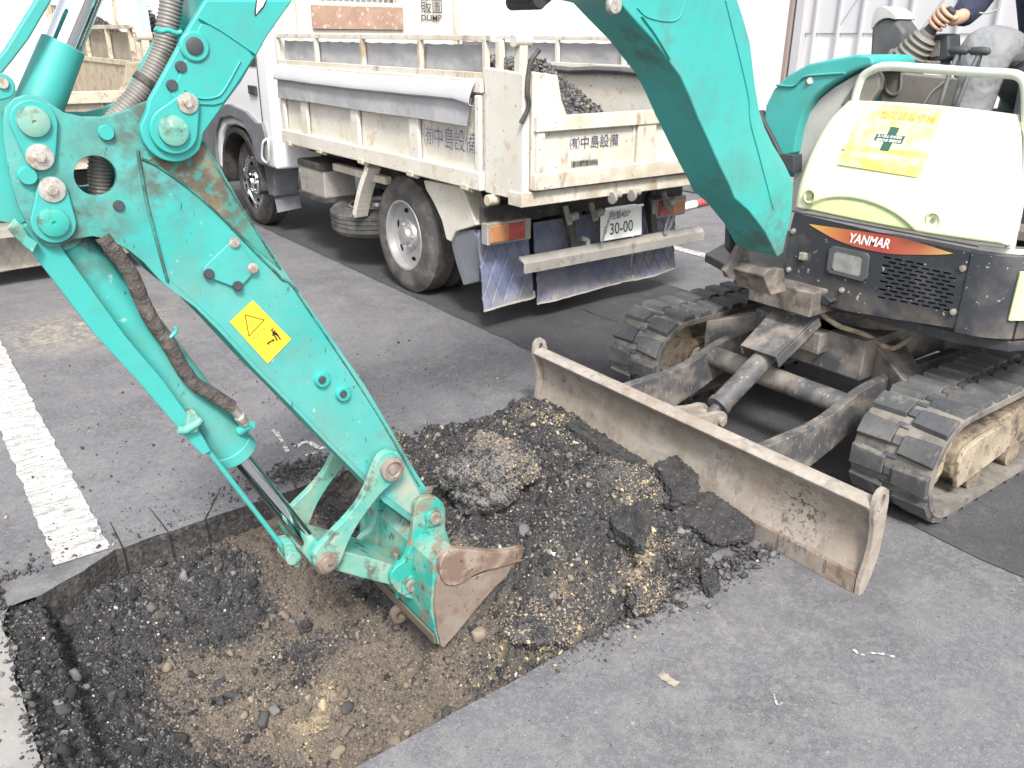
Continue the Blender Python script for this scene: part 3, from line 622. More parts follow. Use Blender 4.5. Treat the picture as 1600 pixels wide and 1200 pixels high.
# ---- blade push arms, cross tube, blade cylinder
def curved_arm(y, th):
    top = [(2.262, .300), (2.40, .302), (2.52, .302), (2.64, .315), (2.75, .345), (2.85, .372), (3.0, .385), (3.25, .39), (3.6, .38)]
    bot = [(3.6, .28), (3.2, .265), (2.9, .225), (2.7, .165), (2.5, .115), (2.262, .065)]
    b = MB(); pts = spline([V((x, y, z)) for x, z in top], 4)+spline([V((x, y, z)) for x, z in bot], 4)
    b.prism(pts, (0, th, 0)); b.build('blade_arm', M_frame, ex, bevel=.004)
curved_arm(1.555, .04); curved_arm(2.24, .04)
b = MB(); b.cyl((2.80, 1.59, .315), (2.80, 2.245, .315), .045, n=24); b.build('cross_tube', M_frame, ex)
c0, c1 = V((2.42, 1.93, .245)), V((2.97, 1.93, .555))
b = MB(); d_ = (c1-c0).normalized(); b.cyl(c0+d_*.06, c0+d_*.42, .043, n=24); b.cyl(c0+d_*.05, c0+d_*.075, .048, n=24); b.cyl(c0-d_*.0, c0+d_*.07, .022); bc = b.build('blade_cylinder', M_frame, ex, bevel=.002)
sgn = d_.cross(YA)
b = MB(); n_ = YA.cross(d_)*-1
n_ = V((-d_.z, 0, d_.x))
gp = [c0+d_*.33+YA*.085+n_*.055, c0+d_*.33-YA*.085+n_*.055, c0+d_*.60-YA*.095+n_*.055, c0+d_*.70-YA*.05+n_*.055, c0+d_*.70+YA*.05+n_*.055, c0+d_*.60+YA*.095+n_*.055]
b.prism(gp, n_*.008); b.prism([gp[0], gp[0]-n_*.05, gp[5]-n_*.05, gp[5]], YA*.006); b.prism([gp[1], gp[1]-n_*.05, gp[2]-n_*.05, gp[2]], YA*-.006)
cg = b.build('cylinder_guard', M_frame, ex, bevel=.002)
for t in (.57, .62):
    b = MB(); p = c0+d_*t+n_*.063; b.cyl(p, p+n_*.008, .012, n=6); b.build('bolt', M_bolt, cg)
b = MB()
for y in (1.87, 1.965): b.prism(smooth([V((2.26, y, .13)), V((2.26, y, .31)), V((2.34, y, .29)), V((2.43, y, .285)), V((2.465, y, .25)), V((2.44, y, .21)), V((2.36, y, .16))], 1), (0, .022, 0))
b.cyl((2.42, 1.855, .245), (2.42, 2.0, .245), .02); b.build('blade_bracket', M_blade, ex, bevel=.003)
b = MB(); b.tube(spline([c0+d_*.62+V((0, -.07, .04)), V((2.98, 1.78, .55)), V((3.05, 1.70, .52)), V((3.12, 1.62, .47)), V((3.22, 1.60, .50))], 8), .011); b.build('hose', M_muddy, ex)
# ---- centre frame and slewing ring
b = MB()
for s in (-1, 1):
    y0 = 1.93+s*.16; y1 = 1.93+s*.50
    for x0, x1 in ((3.15, 2.95), (3.75, 4.0)):
        b.prism([V((x0, y0, .36)), V((x1, y1, .25)), V((x1+(.14 if x1 < 3.4 else -.14), y1, .25)), V((x0+.2*(1 if x1 < 3.4 else -1), y0, .36))], (0, 0, .15))
b.prism([V((3.0, 1.66, .34)), V((3.0, 2.2, .34)), V((3.95, 2.2, .34)), V((3.95, 1.66, .34))], (0, 0, .17))
b.prism([V((2.93, 1.82, .42)), V((2.93, 2.04, .42)), V((3.1, 2.04, .42)), V((3.1, 1.82, .42))], (0, 0, .09))
b.build('centre_frame', M_frame, ex, bevel=.006)
b = MB(); b.cyl((3.45, 1.93, .50), (3.45, 1.93, .60), .34, n=48); b.cyl((3.45, 1.93, .53), (3.45, 1.93, .57), .37, n=48); b.build('slewing_ring', M_frame, ex)

# ---- tracks
def track(y0):
    yc = y0+.15; TL, r, x0 = 1.50, .20, 2.845; zc = .222
    def at(s):
        per = 2*TL+2*math.pi*r; s %= per
        if s < TL: return V((x0+s, 0, zc+r)), V((1, 0, 0)), V((0, 0, 1))
        s -= TL
        if s < math.pi*r:
            a = math.pi/2-s/r; return V((x0+TL+r*math.cos(a), 0, zc+r*math.sin(a))), V((math.sin(a), 0, -math.cos(a))), V((math.cos(a), 0, math.sin(a)))
        s -= math.pi*r
        if s < TL: return V((x0+TL-s, 0, zc-r)), V((-1, 0, 0)), V((0, 0, -1))
        s -= TL; a = -math.pi/2-s/r
        return V((x0+r*math.cos(a), 0, zc+r*math.sin(a))), V((math.sin(a), 0, -math.cos(a))), V((math.cos(a), 0, math.sin(a)))
    per = 2*TL+2*math.pi*r
    root = MB(); n = 132; vs = []
    for k in range(n):
        p, t, o = at(per*k/n)
        for (yy, h) in ((-.15, -.026), (-.15, -.004), (-.138, .002), (.138, .002), (.15, -.004), (.15, -.026)): vs.append(V((p.x, yc+yy, p.z))+o*h)
    fs = [(k*6+j, k*6+(j+1) % 6, ((k+1) % n)*6+(j+1) % 6, ((k+1) % n)*6+j) for k in range(n) for j in range(6)]
    root.add(vs, fs)
    belt = root.build('crawler_track', M_belt, ex, ang=50)
    L = 38; b = MB()
    for k in range(L):
        for side in (-1, 1):
            s = per*(k+(.22 if side > 0 else 0))/L
            ya, yb = (yc-.146, yc-.018) if side < 0 else (yc+.018, yc+.146)
            for j in range(1):
                q = []
                for (ds, h) in ((-.045, .0), (-.034, .021), (.034, .021), (.045, .0)):
                    p, t, o = at(s+ds); q.append((p, o, h))
                ins = [V((p.x, 0, p.z))+o*h for p, o, h in q]
                inn, out = (yb, ya) if side < 0 else (ya, yb)
                A = [V((v.x, inn, v.z)) for v in ins]; B_ = [V((v.x, out, v.z)) for v in ins]
                # narrower towards the middle, chamfered shoulder
                A = [A[0].lerp(A[3], .06), A[1].lerp(A[2], .08), A[2].lerp(A[1], .08), A[3].lerp(A[0], .06)]
                b.add(A+B_, [(0, 1, 2, 3), (7, 6, 5, 4), (0, 4, 5, 1), (1, 5, 6, 2), (2, 6, 7, 3)])
        p, t, o = at(per*(k+.1)/L); R3 = Matrix((t, YA, o)).transposed()
        b.box(V((p.x, yc, p.z))+o*.006, (.034, .03, .014), R3); p, t, o = at(per*(k+.6)/L); R3 = Matrix((t, YA, o)).transposed(); b.box(V((p.x, yc+.004, p.z))+o*.002, (.02, .045, .012), R3)
    b.build('tread_pattern', M_track, belt, bevel=.003, ang=30, fix=True)
    # frame, idler, sprocket, rollers
    b = MB(); o_ = [(2.93, .12), (2.90, .16), (2.90, .235), (2.95, .27), (3.2, .285), (3.6, .30), (4.1, .30), (4.22, .24), (4.22, .15), (4.1, .12), (3.2, .105)]
    b.prism([V((x, y0+.05, z)) for x, z in o_], (0, .20, 0)); fr = b.build('track_frame', M_brmud, ex, bevel=.012)
    b = MB(); b.prism([V((x, y0+.035, z)) for x, z in ((2.93, .13), (2.92, .20), (2.955, .245), (3.05, .262), (3.28, .268), (3.36, .20), (3.30, .13), (2.95, .085))], (0, .02, 0)); b.build('side_cover', M_muddy, fr, bevel=.005)
    for x, z, rr, nm_ in ((x0, zc, .165, 'idler_wheel'), (x0+TL, zc, .165, 'drive_sprocket')):
        b = MB(); b.lathe((x, y0+.08, z), YA, [(rr*.3, 0), (rr*.55, .0), (rr*.6, .02), (rr*.9, .02), (rr, .03), (rr, .10), (rr*.9, .12), (rr*.3, .12)], 36)
        b.build(nm_, M_muddy, ex)
    for k in range(4):
        b = MB(); b.cyl((3.08+k*.31, y0+.04, .095), (3.08+k*.31, y0+.26, .095), .055, n=20); b.build('track_roller', M_brmud, fr)
    b = MB(); b.cyl((3.6, y0+.10, .365), (3.6, y0+.24, .365), .03); b.build('carrier_roller', M_muddy, fr)
track(1.145); track(2.435)

# ---- upper body: deck, black front panel with grille holes, lamp, lettering
b = MB(); plan = [(2.93, 2.02), (2.93, 1.30), (2.99, 1.14), (3.15, 1.07), (3.9, 1.07), (4.15, 1.2), (4.28, 1.6), (4.28, 2.3), (4.1, 2.65), (3.5, 2.75), (3.1, 2.6), (2.97, 2.3)]
b.prism([V((x, y, .625)) for x, y in plan], (0, 0, .04)); b.build('deck', M_black, ex, bevel=.006)
FXP = 2.90
outlp = [PX(x, y, FXP) for x, y in ((1241, 333), (1236, 352), (1226, 400), (1222, 430), (1228, 446), (1245, 458), (1262, 472), (1330, 487), (1405, 500), (1493, 513), (1503, 470), (1516, 396), (1430, 378), (1330, 354))]
holes = []
for r_ in range(11):
    for k_ in range(7):
        t = r_/10; x = 1372+14.2+k_*17.2+(8.5 if r_ % 2 else 0)-t*9; y = 400+r_*6.4+(x-1372)*.19
        if r_ < 1 and k_ > 3: continue
        if x > 1490-t*6: continue
        w_, h_ = 6.2, 1.55
        holes.append([PX(x+dx, y+dy+dx*.19, FXP) for dx, dy in ((-w_, -h_+.3), (-w_+.9, -h_), (w_-.9, -h_), (w_, -h_+.3), (w_, h_), (-w_, h_))])
lamp_h = [PX(x, y, FXP) for x, y in ((1301, 391), (1306, 387), (1352, 397), (1356, 402), (1352, 432), (1347, 436), (1300, 424), (1297, 418))]
key_h = [PX(x, y, FXP) for x, y in ((1251, 392), (1268, 396), (1266, 410), (1249, 407))]
b = MB(); b.prism(outlp, (.012, 0, 0), holes=holes+[lamp_h, key_h]); fp = b.build('front_panel', M_blackp, ex, bevel=.002, label='black perforated front panel')
b = MB(); b.box((2.96, 1.58, .80), (.02, .56, .24)); b.build('grille_backing', M_plug, fp)
b = MB(); lc = sum(lamp_h, V())/8
b.prism([p+(p-lc)*.12+V((-.010, 0, 0)) for p in lamp_h], (.02, 0, 0), holes=[[lc+(p-lc)*.80+V((-.010, 0, 0)) for p in lamp_h]]); lf = b.build('lamp_frame', M_dkgrey, fp, bevel=.003)
M_glass = mat('lamp_glass', (.6, .62, .6), .08, trans=.6, layers=[dict(c=(.35, .3, .25), s=20, lo=.45, hi=.7, a=.6)])
b = MB(); b.prism([lc+(p-lc)*.86+V((-.008, 0, 0)) for p in lamp_h], (.006, 0, 0)); b.build('lamp_lens', M_glass, lf, bevel=.003)
b = MB(); b.prism([lc+(p-lc)*.86+V((.02, 0, 0)) for p in lamp_h], (.006, 0, 0)); b.build('reflector', M_chrome, lf)
b = MB(); b.box(PX(1256, 400, FXP)+V((.0, 0, 0)), (.03, .028, .03)); b.build('latch', M_bolt, fp, bevel=.003)
for x, y in ((1240, 361), (1233, 421), (1316, 453), (1505, 419), (1490, 487)):
    p = PX(x, y, FXP); b = MB(); b.cyl(p, p-XA*.006, .011, n=16); b.cyl(p-XA*.006, p-XA*.012, .006, n=6); b.build('bolt', M_bolt, fp)
# brand strip
M_str = bpy.data.materials.new('brand_strip'); M_str.use_nodes = True; t_ = M_str.node_tree
gm = t_.nodes.new('ShaderNodeNewGeometry'); sp = t_.nodes.new('ShaderNodeSeparateXYZ'); t_.links.new(gm.outputs['Position'], sp.inputs[0])
mr = t_.nodes.new('ShaderNodeMapRange'); t_.links.new(sp.outputs['Y'], mr.inputs['Value']); ya, yb = PX(1265, 352, FXP).y, PX(1488, 397, FXP).y
mr.inputs['From Min'].default_value = ya; mr.inputs['From Max'].default_value = yb
rp = t_.nodes.new('ShaderNodeValToRGB'); t_.links.new(mr.outputs[0], rp.inputs[0])
e = rp.color_ramp.elements; e[0].position = 0; e[0].color = (.62, .40, .12, 1); e[1].position = 1; e[1].color = (.60, .38, .12, 1)
for ps, c_ in ((.12, (.55, .27, .08, 1)), (.3, (.44, .12, .06, 1)), (.55, (.38, .06, .05, 1)), (.8, (.46, .14, .07, 1))): q = e.new(ps); q.color = c_
t_.links.new(rp.outputs[0], t_.nodes['Principled BSDF'].inputs['Base Color']); t_.nodes['Principled BSDF'].inputs['Roughness'].default_value = .4
b = MB(); top = spline([PX(x, y, FXP-.001) for x, y in ((1264, 350), (1320, 358), (1410, 372), (1489, 396))], 6); bot = spline([PX(x, y, FXP-.001) for x, y in ((1489, 397), (1440, 398), (1380, 395), (1315, 378), (1264, 351))], 6)
b.prism(top+bot[1:-1], (-.0015, 0, 0)); bs = b.build('brand_strip', M_str, fp, ang=0)
M_white = mat('white_lettering', (.82, .82, .80), .5); M_ink = mat('black_ink', (.03, .03, .035), .6)
p0, p1 = PX(1325, 378, FXP-.003), PX(1411, 392, FXP-.003); rd = (p1-p0)
text_mesh('YANMAR', p0, rd, ZA, .050, 'lettering', M_white, bs, squeeze=.80, bold=.022, shear=.25, depth=.001)
# side corner panels of the black skirt
def skirt(path, z0, z1, name, m, th=.012, parent=ex, bev=.004):
    b = MB(); P = [V((x, y, 0)) for x, y in path]; n = len(P); vs = []
    for i in range(n):
        t = (P[min(i+1, n-1)]-P[max(i-1, 0)]).normalized(); s = V((t.y, -t.x, 0))
        for q, z in ((P[i], z0), (P[i], z1), (P[i]-s*th, z1), (P[i]-s*th, z0)): vs.append(V((q.x, q.y, z)))
    fs = [(4*i+j, 4*i+(j+1) % 4, 4*i+4+(j+1) % 4, 4*i+4+j) for i in range(n-1) for j in range(4)]+[(0, 1, 2, 3), (4*n-1, 4*n-2, 4*n-3, 4*n-4)]
    b.add(vs, fs); return b.build(name, m, parent, bevel=bev, ang=40)
cp = [(2.895, 1.292), (2.90, 1.25), (2.915, 1.205), (2.945, 1.165), (2.985, 1.135)]
skirt(cp, .675, .965, 'corner_panel', M_blackp)
skirt([(2.99, 1.130), (3.06, 1.10), (3.2, 1.075), (3.5, 1.06), (3.9, 1.06)], .675, .945, 'side_panel', M_blackp)
skirt([(2.950, 1.146), (2.99, 1.118), (3.06, 1.088), (3.2, 1.064), (3.5, 1.05)], .745, .915, 'side_door', M_lime)
skirt([(2.91, 1.28), (2.95, 1.17), (3.03, 1.115), (3.25, 1.07), (3.9, 1.06)], .965, .985, 'side_sill', M_greyp)
# ---- lime/cream front cover
def cov_x(z): return 2.885+.20*max(0, (z-.96)/.46)**1.6
def on_cover(px, py, off=0.):
    X_ = 2.9
    for _ in range(12): p = PX(px, py, X_); X_ = cov_x(p.z)
    p = PX(px, py, X_); return V((p.x-off, p.y, p.z))
Lb = spline([V((1237, 326, 0)), V((1244, 290, 0)), V((1262, 240, 0)), V((1290, 190, 0)), V((1322, 157, 0))], 12)
Rb = spline([V((1574, 386, 0)), V((1579, 340, 0)), V((1584, 280, 0)), V((1585, 225, 0)), V((1581, 180, 0))], 12)
def arch(x): return 372-62*math.sqrt(max(0, 1-((x-1345)/100)**2)) + (x-1345)*.20 if abs(x-1345) < 100 else 999
def cover_pt(u, v, inset=0.):
    k = v*(len(Lb)-1); i = min(int(k), len(Lb)-2); a = Lb[i].lerp(Lb[i+1], k-i); c = Rb[i].lerp(Rb[i+1], k-i)
    p = a.lerp(c, u); p.y -= 4*math.sin(math.pi*u)*v - 3*math.sin(math.pi*u)*(1-v)
    q = on_cover(p.x, p.y); e = min(u, 1-u, v, 1-v); rnd = .022*max(0, 1-e/.035)**2
    q.x += rnd-.02*math.sin(math.pi*u)
    ar = arch(p.x); q.x += .012*min(1, max(0, (p.y-ar)/4))
    return q
b = MB(); b.grid(cover_pt, 90, 70, (.03, 0, 0))
fc = b.build('front_cover', M_cream, ex, ang=60)
# lower band in the stronger lime
def band_pt(u, v):
    q = cover_pt(.02+.96*u, .008+v*.115); q.x -= .0015; return q
sx = []
b = MB(); n1, n2 = 70, 40; vs = [cover_pt(.015+.97*i/(n1-1), .01+.30*j/(n2-1)) for j in range(n2) for i in range(n1)]
def pix(i, j):
    u, v = .015+.97*i/(n1-1), .01+.30*j/(n2-1); k = v*(len(Lb)-1); q = min(int(k), len(Lb)-2); a = Lb[q].lerp(Lb[q+1], k-q); c = Rb[q].lerp(Rb[q+1], k-q); return a.lerp(c, u)
fs = []
for j in range(n2-1):
    for i in range(n1-1):
        p = pix(i, j)
        if p.y > arch(p.x)+2: fs.append((j*n1+i, j*n1+i+1, (j+1)*n1+i+1, (j+1)*n1+i))
b.add([V((p.x-.0015, p.y, p.z)) for p in vs], fs); b.build('arch_recess', M_lime, fc, ang=60)
for x, y in ((1270, 306), (1463, 343)):
    p = on_cover(x, y, .02); b = MB(); b.lathe(p, -XA, [(.026, -.012), (.030, 0), (.024, .004), (.019, -.008), (.010, -.010)], 24); r1 = b.build('bolt_recess', M_lime, fc, ang=40)
    b = MB(); b.cyl(p+XA*.012, p-XA*.003, .010, n=6); b.build('bolt', M_bolt, r1)
def quad_on_cover(q, name, m, off, parent, n=8):
    b = MB()
    def fn(u, v):
        a = V(q[0]).lerp(V(q[1]), u); c = V(q[3]).lerp(V(q[2]), u); p = a.lerp(c, v); r_ = on_cover(p.x, p.y, 0)
        uu = (p.x-1240)/340; return V((r_.x-.02*math.sin(math.pi*min(1, max(0, uu)))-off, r_.y, r_.z))
    b.grid(fn, n, n); return b.build(name, m, parent, ang=60)
M_stk = mat('faded_yellow_print', (.72, .60, .20), .5, layers=[dict(c=(.80, .74, .45), s=9, lo=.40, hi=.6, a=.95), dict(c=(.80, .66, .10), s=22, lo=.6, hi=.7, a=.5)])
M_yel = mat('yellow_print', (.70, .54, .12), .5, layers=[dict(c=(.85, .80, .5), s=14, lo=.5, hi=.7, a=.7)])
M_grn = mat('green_print', (.035, .10, .075), .5); M_brn = mat('faded_brown_ink', (.48, .34, .08), .6)
def q3(l): return [(x, y, 0) for x, y in l]
st = quad_on_cover(q3([(1358, 160), (1480, 170), (1440, 276), (1313, 256)]), 'warning_sticker', M_stk, .004, fc)
quad_on_cover(q3([(1320, 240), (1450, 262), (1440, 276), (1313, 256)]), 'sticker_band', M_yel, .0055, st)
quad_on_cover(q3([(1323, 225), (1458, 238), (1455, 246), (1320, 232)]), 'sticker_band', M_yel, .0055, st)
quad_on_cover(q3([(1398, 197), (1412, 199), (1394, 236), (1380, 234)]), 'green_cross', M_grn, .006, st)
quad_on_cover(q3([(1376, 208), (1421, 212), (1415, 224), (1371, 218)]), 'green_cross', M_grn, .0062, st)
def cover_text(body, px, py, px2, py2, h, m, name, sq=1.):
    p0, p1 = on_cover(px, py, .026), on_cover(px2, py2, .026); r_ = (p1-p0); u_ = (on_cover(px, py-15, .026)-p0); u_ = (u_-r_*(u_.dot(r_)/r_.dot(r_))).normalized()
    return text_mesh(body, p0, r_, u_, h, name, m, st, squeeze=sq, bold=.01, depth=.002)
cover_text('小旋回建設機械', 1366, 181, 1470, 191, .034, M_brn, 'lettering', 1.05)
cover_text('立入禁止 安全確認', 1377, 213, 1417, 217, .0115, M_white, 'lettering', 1.); cover_text('接触注意 建設機械', 1375, 219, 1415, 223, .0115, M_white, 'lettering', 1.)
# ---- hood and inner panel
b = MB(); HX = 3.08
b.prism([PX(x, y, HX) for x, y in ((1206, 250), (1196, 220), (1192, 195), (1196, 165), (1208, 140), (1230, 118), (1262, 100), (1300, 92), (1340, 85), (1358, 86), (1364, 92), (1362, 102), (1340, 108), (1315, 120), (1290, 136), (1272, 152), (1256, 178), (1247, 205), (1241, 240))], (.55, .0, 0)); hood = b.build('engine_hood', M_tealc, ex, bevel=.02, seg=4)
b = MB(); b.tube(spline([PX(x, y, HX-.004) for x, y in ((1214, 133), (1240, 134), (1256, 120), (1290, 116), (1320, 114))], 6), .005); b.build('hood_seam', M_tealc, hood)
b = MB(); b.cyl(PX(1266, 126, HX+.004), PX(1266, 126, HX-.006), .013); b.build('hood_lock', M_bolt, hood)
b = MB(); b.prism([PX(x, y, 3.12) for x, y in ((1237, 330), (1238, 290), (1246, 235), (1252, 205), (1262, 180), (1280, 155), (1302, 137), (1336, 117), (1345, 113), (1342, 150), (1335, 200), (1320, 330))], (.05, 0, 0)); b.build('inner_panel', M_greyp, ex, bevel=.004)
b = MB(); b.prism([PX(x, y, 3.10) for x, y in ((1345, 115), (1370, 113), (1374, 122), (1372, 140), (1350, 170), (1312, 165))], (.04, 0, 0)); b.build('side_flap', M_floor, ex, bevel=.006)
b = MB(); b.prism([PX(x, y, 3.06) for x, y in ((1180, 172), (1188, 180), (1212, 225), (1218, 240), (1240, 242), (1240, 270), (1215, 262), (1184, 190))], (.06, 0, 0)); b.build('hose_cover', M_plug, ex, bevel=.004)
# ---- swing bracket at the boom foot
M_brk = mat('muddy_black_steel', (.10, .09, .08), .7, layers=[dict(c=(.27, .23, .19), s=9, lo=.44, hi=.64, a=.8, d=10), dict(c=(.04, .035, .03), s=20, lo=.54, hi=.66, a=.7)], bump=[(60, .4, .005)])
b = MB(); b.prism([PY(x, y, 1.99) for x, y in ((1133, 424), (1150, 394), (1164, 368), (1173, 379), (1171, 402), (1178, 420), (1186, 440), (1138, 434))], (0, .022, 0)); b.build('bracket_ear', M_brk, ex, bevel=.004)
b = MB(); b.prism([PY(x, y, 2.03) for x, y in ((1139, 350), (1162, 374), (1162, 386), (1147, 400), (1138, 388))], (0, .02, 0)); b.build('bracket_guard', M_plug, ex, bevel=.004)
b = MB(); b.prism([PY(x, y, 1.85) for x, y in ((1192, 432), (1200, 420), (1226, 420), (1229, 456), (1205, 462))], (0, .16, 0)); b.box((2.95, 1.95, .66), (.3, .3, .10))
b.build('swing_bracket', M_brk, ex, bevel=.006)
b = MB(); b.cyl(PY(1212, 388, 1.85), PY(1212, 388, 1.85)+V((0, .16, 0)), .02); b.build('swing_pin', M_black, ex)
b = MB(); b.prism([PX(x, y, 2.86) for x, y in ((1226, 440), (1240, 446), (1290, 462), (1300, 472), (1290, 478), (1240, 466), (1224, 456))], (.10, 0, 0)); b.build('skirt_bumper', M_black, ex, bevel=.006)
# ---- boom
YBn, YBf = 1.83, 2.02
bn = [(1215, 402), (1195, 362), (1170, 330), (1148, 310), (1140, 290), (1126, 262), (1108, 222), (1092, 187), (1077, 150), (1063, 120), (1043, 93), (1020, 62), (990, 30), (965, 2)]
front = [PY(x, y, YBn) for x, y in bn]
zt = PY(457, 0, YBn)
under_left = [PY(x, y, YBn) for x, y in ((457, 0), (437, 28), (417, 57), (377, 127), (345, 170), (318, 208))]
endc = PY(270, 203, YBn); rE = .060
lob = circ(endc, .0635, V((1, 0, 0)), ZA, 12, -40, -190)
top_right = [PY(x, y, YBn) for x, y in ((228, 175), (233, 155), (247, 130), (262, 103), (277, 75), (290, 50), (300, 33), (320, 0))]
bk = [(1224, 396), (1238, 330), (1240, 284), (1226, 255), (1209, 227), (1196, 200), (1187, 173), (1180, 130), (1173, 67), (1163, 30), (1153, 0)]
back = [PY(x, y, YBn) for x, y in bk]
# unseen top of the boom: joins the two visible parts above the frame
topc = [back[-1]+V((-.08, 0, .22)), V((back[-1].x-.30, YBn, 2.22)), V((1.45, YBn, 2.30)), V((1.0, YBn, 2.20)), V((.72, YBn, 2.0))]
und = [front[-1], V((1.30, YBn, 1.80)), V((1.12, YBn, 1.86)), V((.95, YBn, 1.84)), V((.80, YBn, 1.76)), under_left[0]]
beamo = front[::1]+[V((1.45, YBn, 1.745)), V((1.25, YBn, 1.80)), V((1.05, YBn, 1.83)), V((.85, YBn, 1.78))]+under_left+lob+top_right+[V((.60, YBn, 1.83)), V((.72, YBn, 2.0))]+[V((1.0, YBn, 2.20)), V((1.45, YBn, 2.30)), V((back[-1].x-.30, YBn, 2.22)), back[-1]+V((-.08, 0, .22))]+back[::-1]
# boom body (box section) and fork cheeks at its end
body = front+[V((1.45, YBn, 1.745)), V((1.25, YBn, 1.80)), V((1.05, YBn, 1.83)), V((.85, YBn, 1.78))]+under_left[:2]+[PY(330, 60, YBn), PY(322, 20, YBn), V((.60, YBn, 1.83)), V((.72, YBn, 2.0)), V((1.0, YBn, 2.20)), V((1.45, YBn, 2.30)), V((back[-1].x-.30, YBn, 2.22)), back[-1]+V((-.08, 0, .22))]+back[::-1]
b = MB(); b.prism(body, (0, YBf-YBn, 0)); boom = b.build('boom', M_tealc, ex, bevel=.006)
cheek = under_left+lob+top_right+[PY(352, 0, YBn)]
b = MB(); b.prism([p+V((0, -.004, 0)) for p in cheek], (0, .020, 0)); b.build('boom_cheek', M_tealw if 0 else M_tealc, boom, bevel=.004)
b = MB(); b.prism([p+V((0, .185, 0)) for p in cheek], (0, .020, 0)); b.build('boom_cheek', M_tealc, boom, bevel=.004)
# raised wear plate and ribs on the boom side near the pivot
b = MB(); b.prism(smooth([PY(x, y, YBn-.004) for x, y in ((262, 160), (282, 110), (300, 62), (318, 28), (400, 82), (382, 112), (358, 148), (345, 165), (300, 163))], 1), (0, -.004, 0)); b.build('wear_plate', M_tealc, boom, bevel=.002)
b = MB(); b.tube([PY(x, y, YBn-.004) for x, y in ((310, 28), (345, 48), (398, 84))], .007, flat=.5); b.build('weld_seam', M_tealc, boom)
b = MB(); b.tube(spline([PY(x, y, YBn-.008) for x, y in ((375, 95), (350, 140), (335, 152), (310, 153), (288, 140))], 5), .004, flat=.5); b.build('weld_seam', M_tealc, boom)
b = MB(); b.tube(spline([PY(x, y, YBn) for x, y in ((1133, 0), (1148, 60), (1160, 110), (1170, 157), (1172, 190), (1185, 240), (1208, 327))], 5), .004, flat=.5); b.build('weld_seam', M_tealc, boom)
b = MB(); b.tube(spline([PY(x, y, YBn) for x, y in ((995, 12), (1010, 26), (1040, 33), (1060, 28), (1070, 0))], 5), .004, flat=.5); b.build('weld_seam', M_tealc, boom)
b = MB(); b.tube(spline([PY(x, y, YBn-.001) for x, y in ((1002, 25), (1024, 55), (1046, 92))], 5), .006, flat=.5); b.build('weld_seam', M_tealc, boom)
def disc(px, py, Y, r, h, m, name, parent, n=28, r2=None):
    p = PY(px, py, Y); b = MB(); r2 = r2 or r*.88; b.lathe(p, -YA, [(r, -.004), (r, h*.7), (r2, h), (r2*.2, h)], n); return b.build(name, m, parent, ang=40)
d1 = disc(303, 73, YBn-.004, .029, .010, M_tealc, 'boss', boom); disc(304, 72, YBn-.014, .017, .004, M_plug, 'plug', d1)
disc(282, 104, YBn-.004, .011, .008, M_plug, 'plug', boom); disc(268, 133, YBn-.004, .011, .008, M_plug, 'plug', boom)
# pivot flag plate + pin cap
pc = PY(270, 203, YBn-.006)
def flag(c_px, b_px, Y, r, rb, m, parent, name='pin_flag', th=.010):
    c, q = PY(*c_px, Y), PY(*b_px, Y); d = (q-c); a = math.atan2(d.z, d.x); L_ = d.length; al = math.acos((r-rb)/L_)
    pts = [c+V((math.cos(t), 0, math.sin(t)))*r for t in np.linspace(a+al, a+2*math.pi-al, 22)]+[q+V((math.cos(t), 0, math.sin(t)))*rb for t in np.linspace(a-al, a+al, 10)]
    b = MB(); b.prism(pts, (0, -th, 0)); fl = b.build(name, m, parent, bevel=.003)
    k = MB(); k.lathe(PY(*b_px, Y-th), -YA, [(rb*.92, 0), (rb*.92, .004), (rb*.5, .005)], 24); wa = k.build('washer', M_bolt, fl)
    k = MB(); k.cyl(PY(*b_px, Y-th-.004), PY(*b_px, Y-th-.004)-YA*.008, rb*.42, n=6); k.build('bolt', M_bolt, wa, bevel=.001)
    return fl
fl = flag((270, 203), (293, 161), YBn-.006, .047, .022, M_tealc, boom)
k = MB(); k.lathe(PY(270, 204, YBn-.016), -YA, [(.030, 0), (.029, .010), (.020, .013), (.004, .012)], 28); k.build('pin_cap', M_tealw, fl)
# winged emblem on the boom side
M_em_w = M_white
for poly, m in (([(400, 0), (417, 0), (412, 12), (399, 26), (397, 22)], M_ink), ([(402, 0), (415, 0), (410, 10), (400, 22)], M_white)):
    b = MB(); b.prism([PY(x, y, YBn-.004-(.0012 if m is M_white else 0)) for x, y in poly], (0, -.001, 0)); b.build('wing_emblem', m, boom, ang=0)
b = MB()
for x0, x1 in ((405, 403), (409, 406)): b.prism([PY(x0, 1, YBn-.0055), PY(x0+.8, 1, YBn-.0055), PY(x1+.6, 18, YBn-.0055), PY(x1, 18, YBn-.0055)], (0, -.001, 0))
b.build('wing_emblem', M_ink, boom, ang=0)
# boom cylinder lug on the underside
b = MB(); b.prism([PY(x, y, 1.88) for x, y in ((822, -20), (822, 0), (836, 13), (850, 12), (862, 2), (880, -20))], (0, .09, 0)); b.cyl(PY(845, 2, 1.86), PY(845, 2, 1.86)+YA*.13, .02); b.build('cylinder_lug', M_black, boom, bevel=.005)
disc(958, 8, YBn, .024, .012, M_bolt, 'pin_cap', boom)

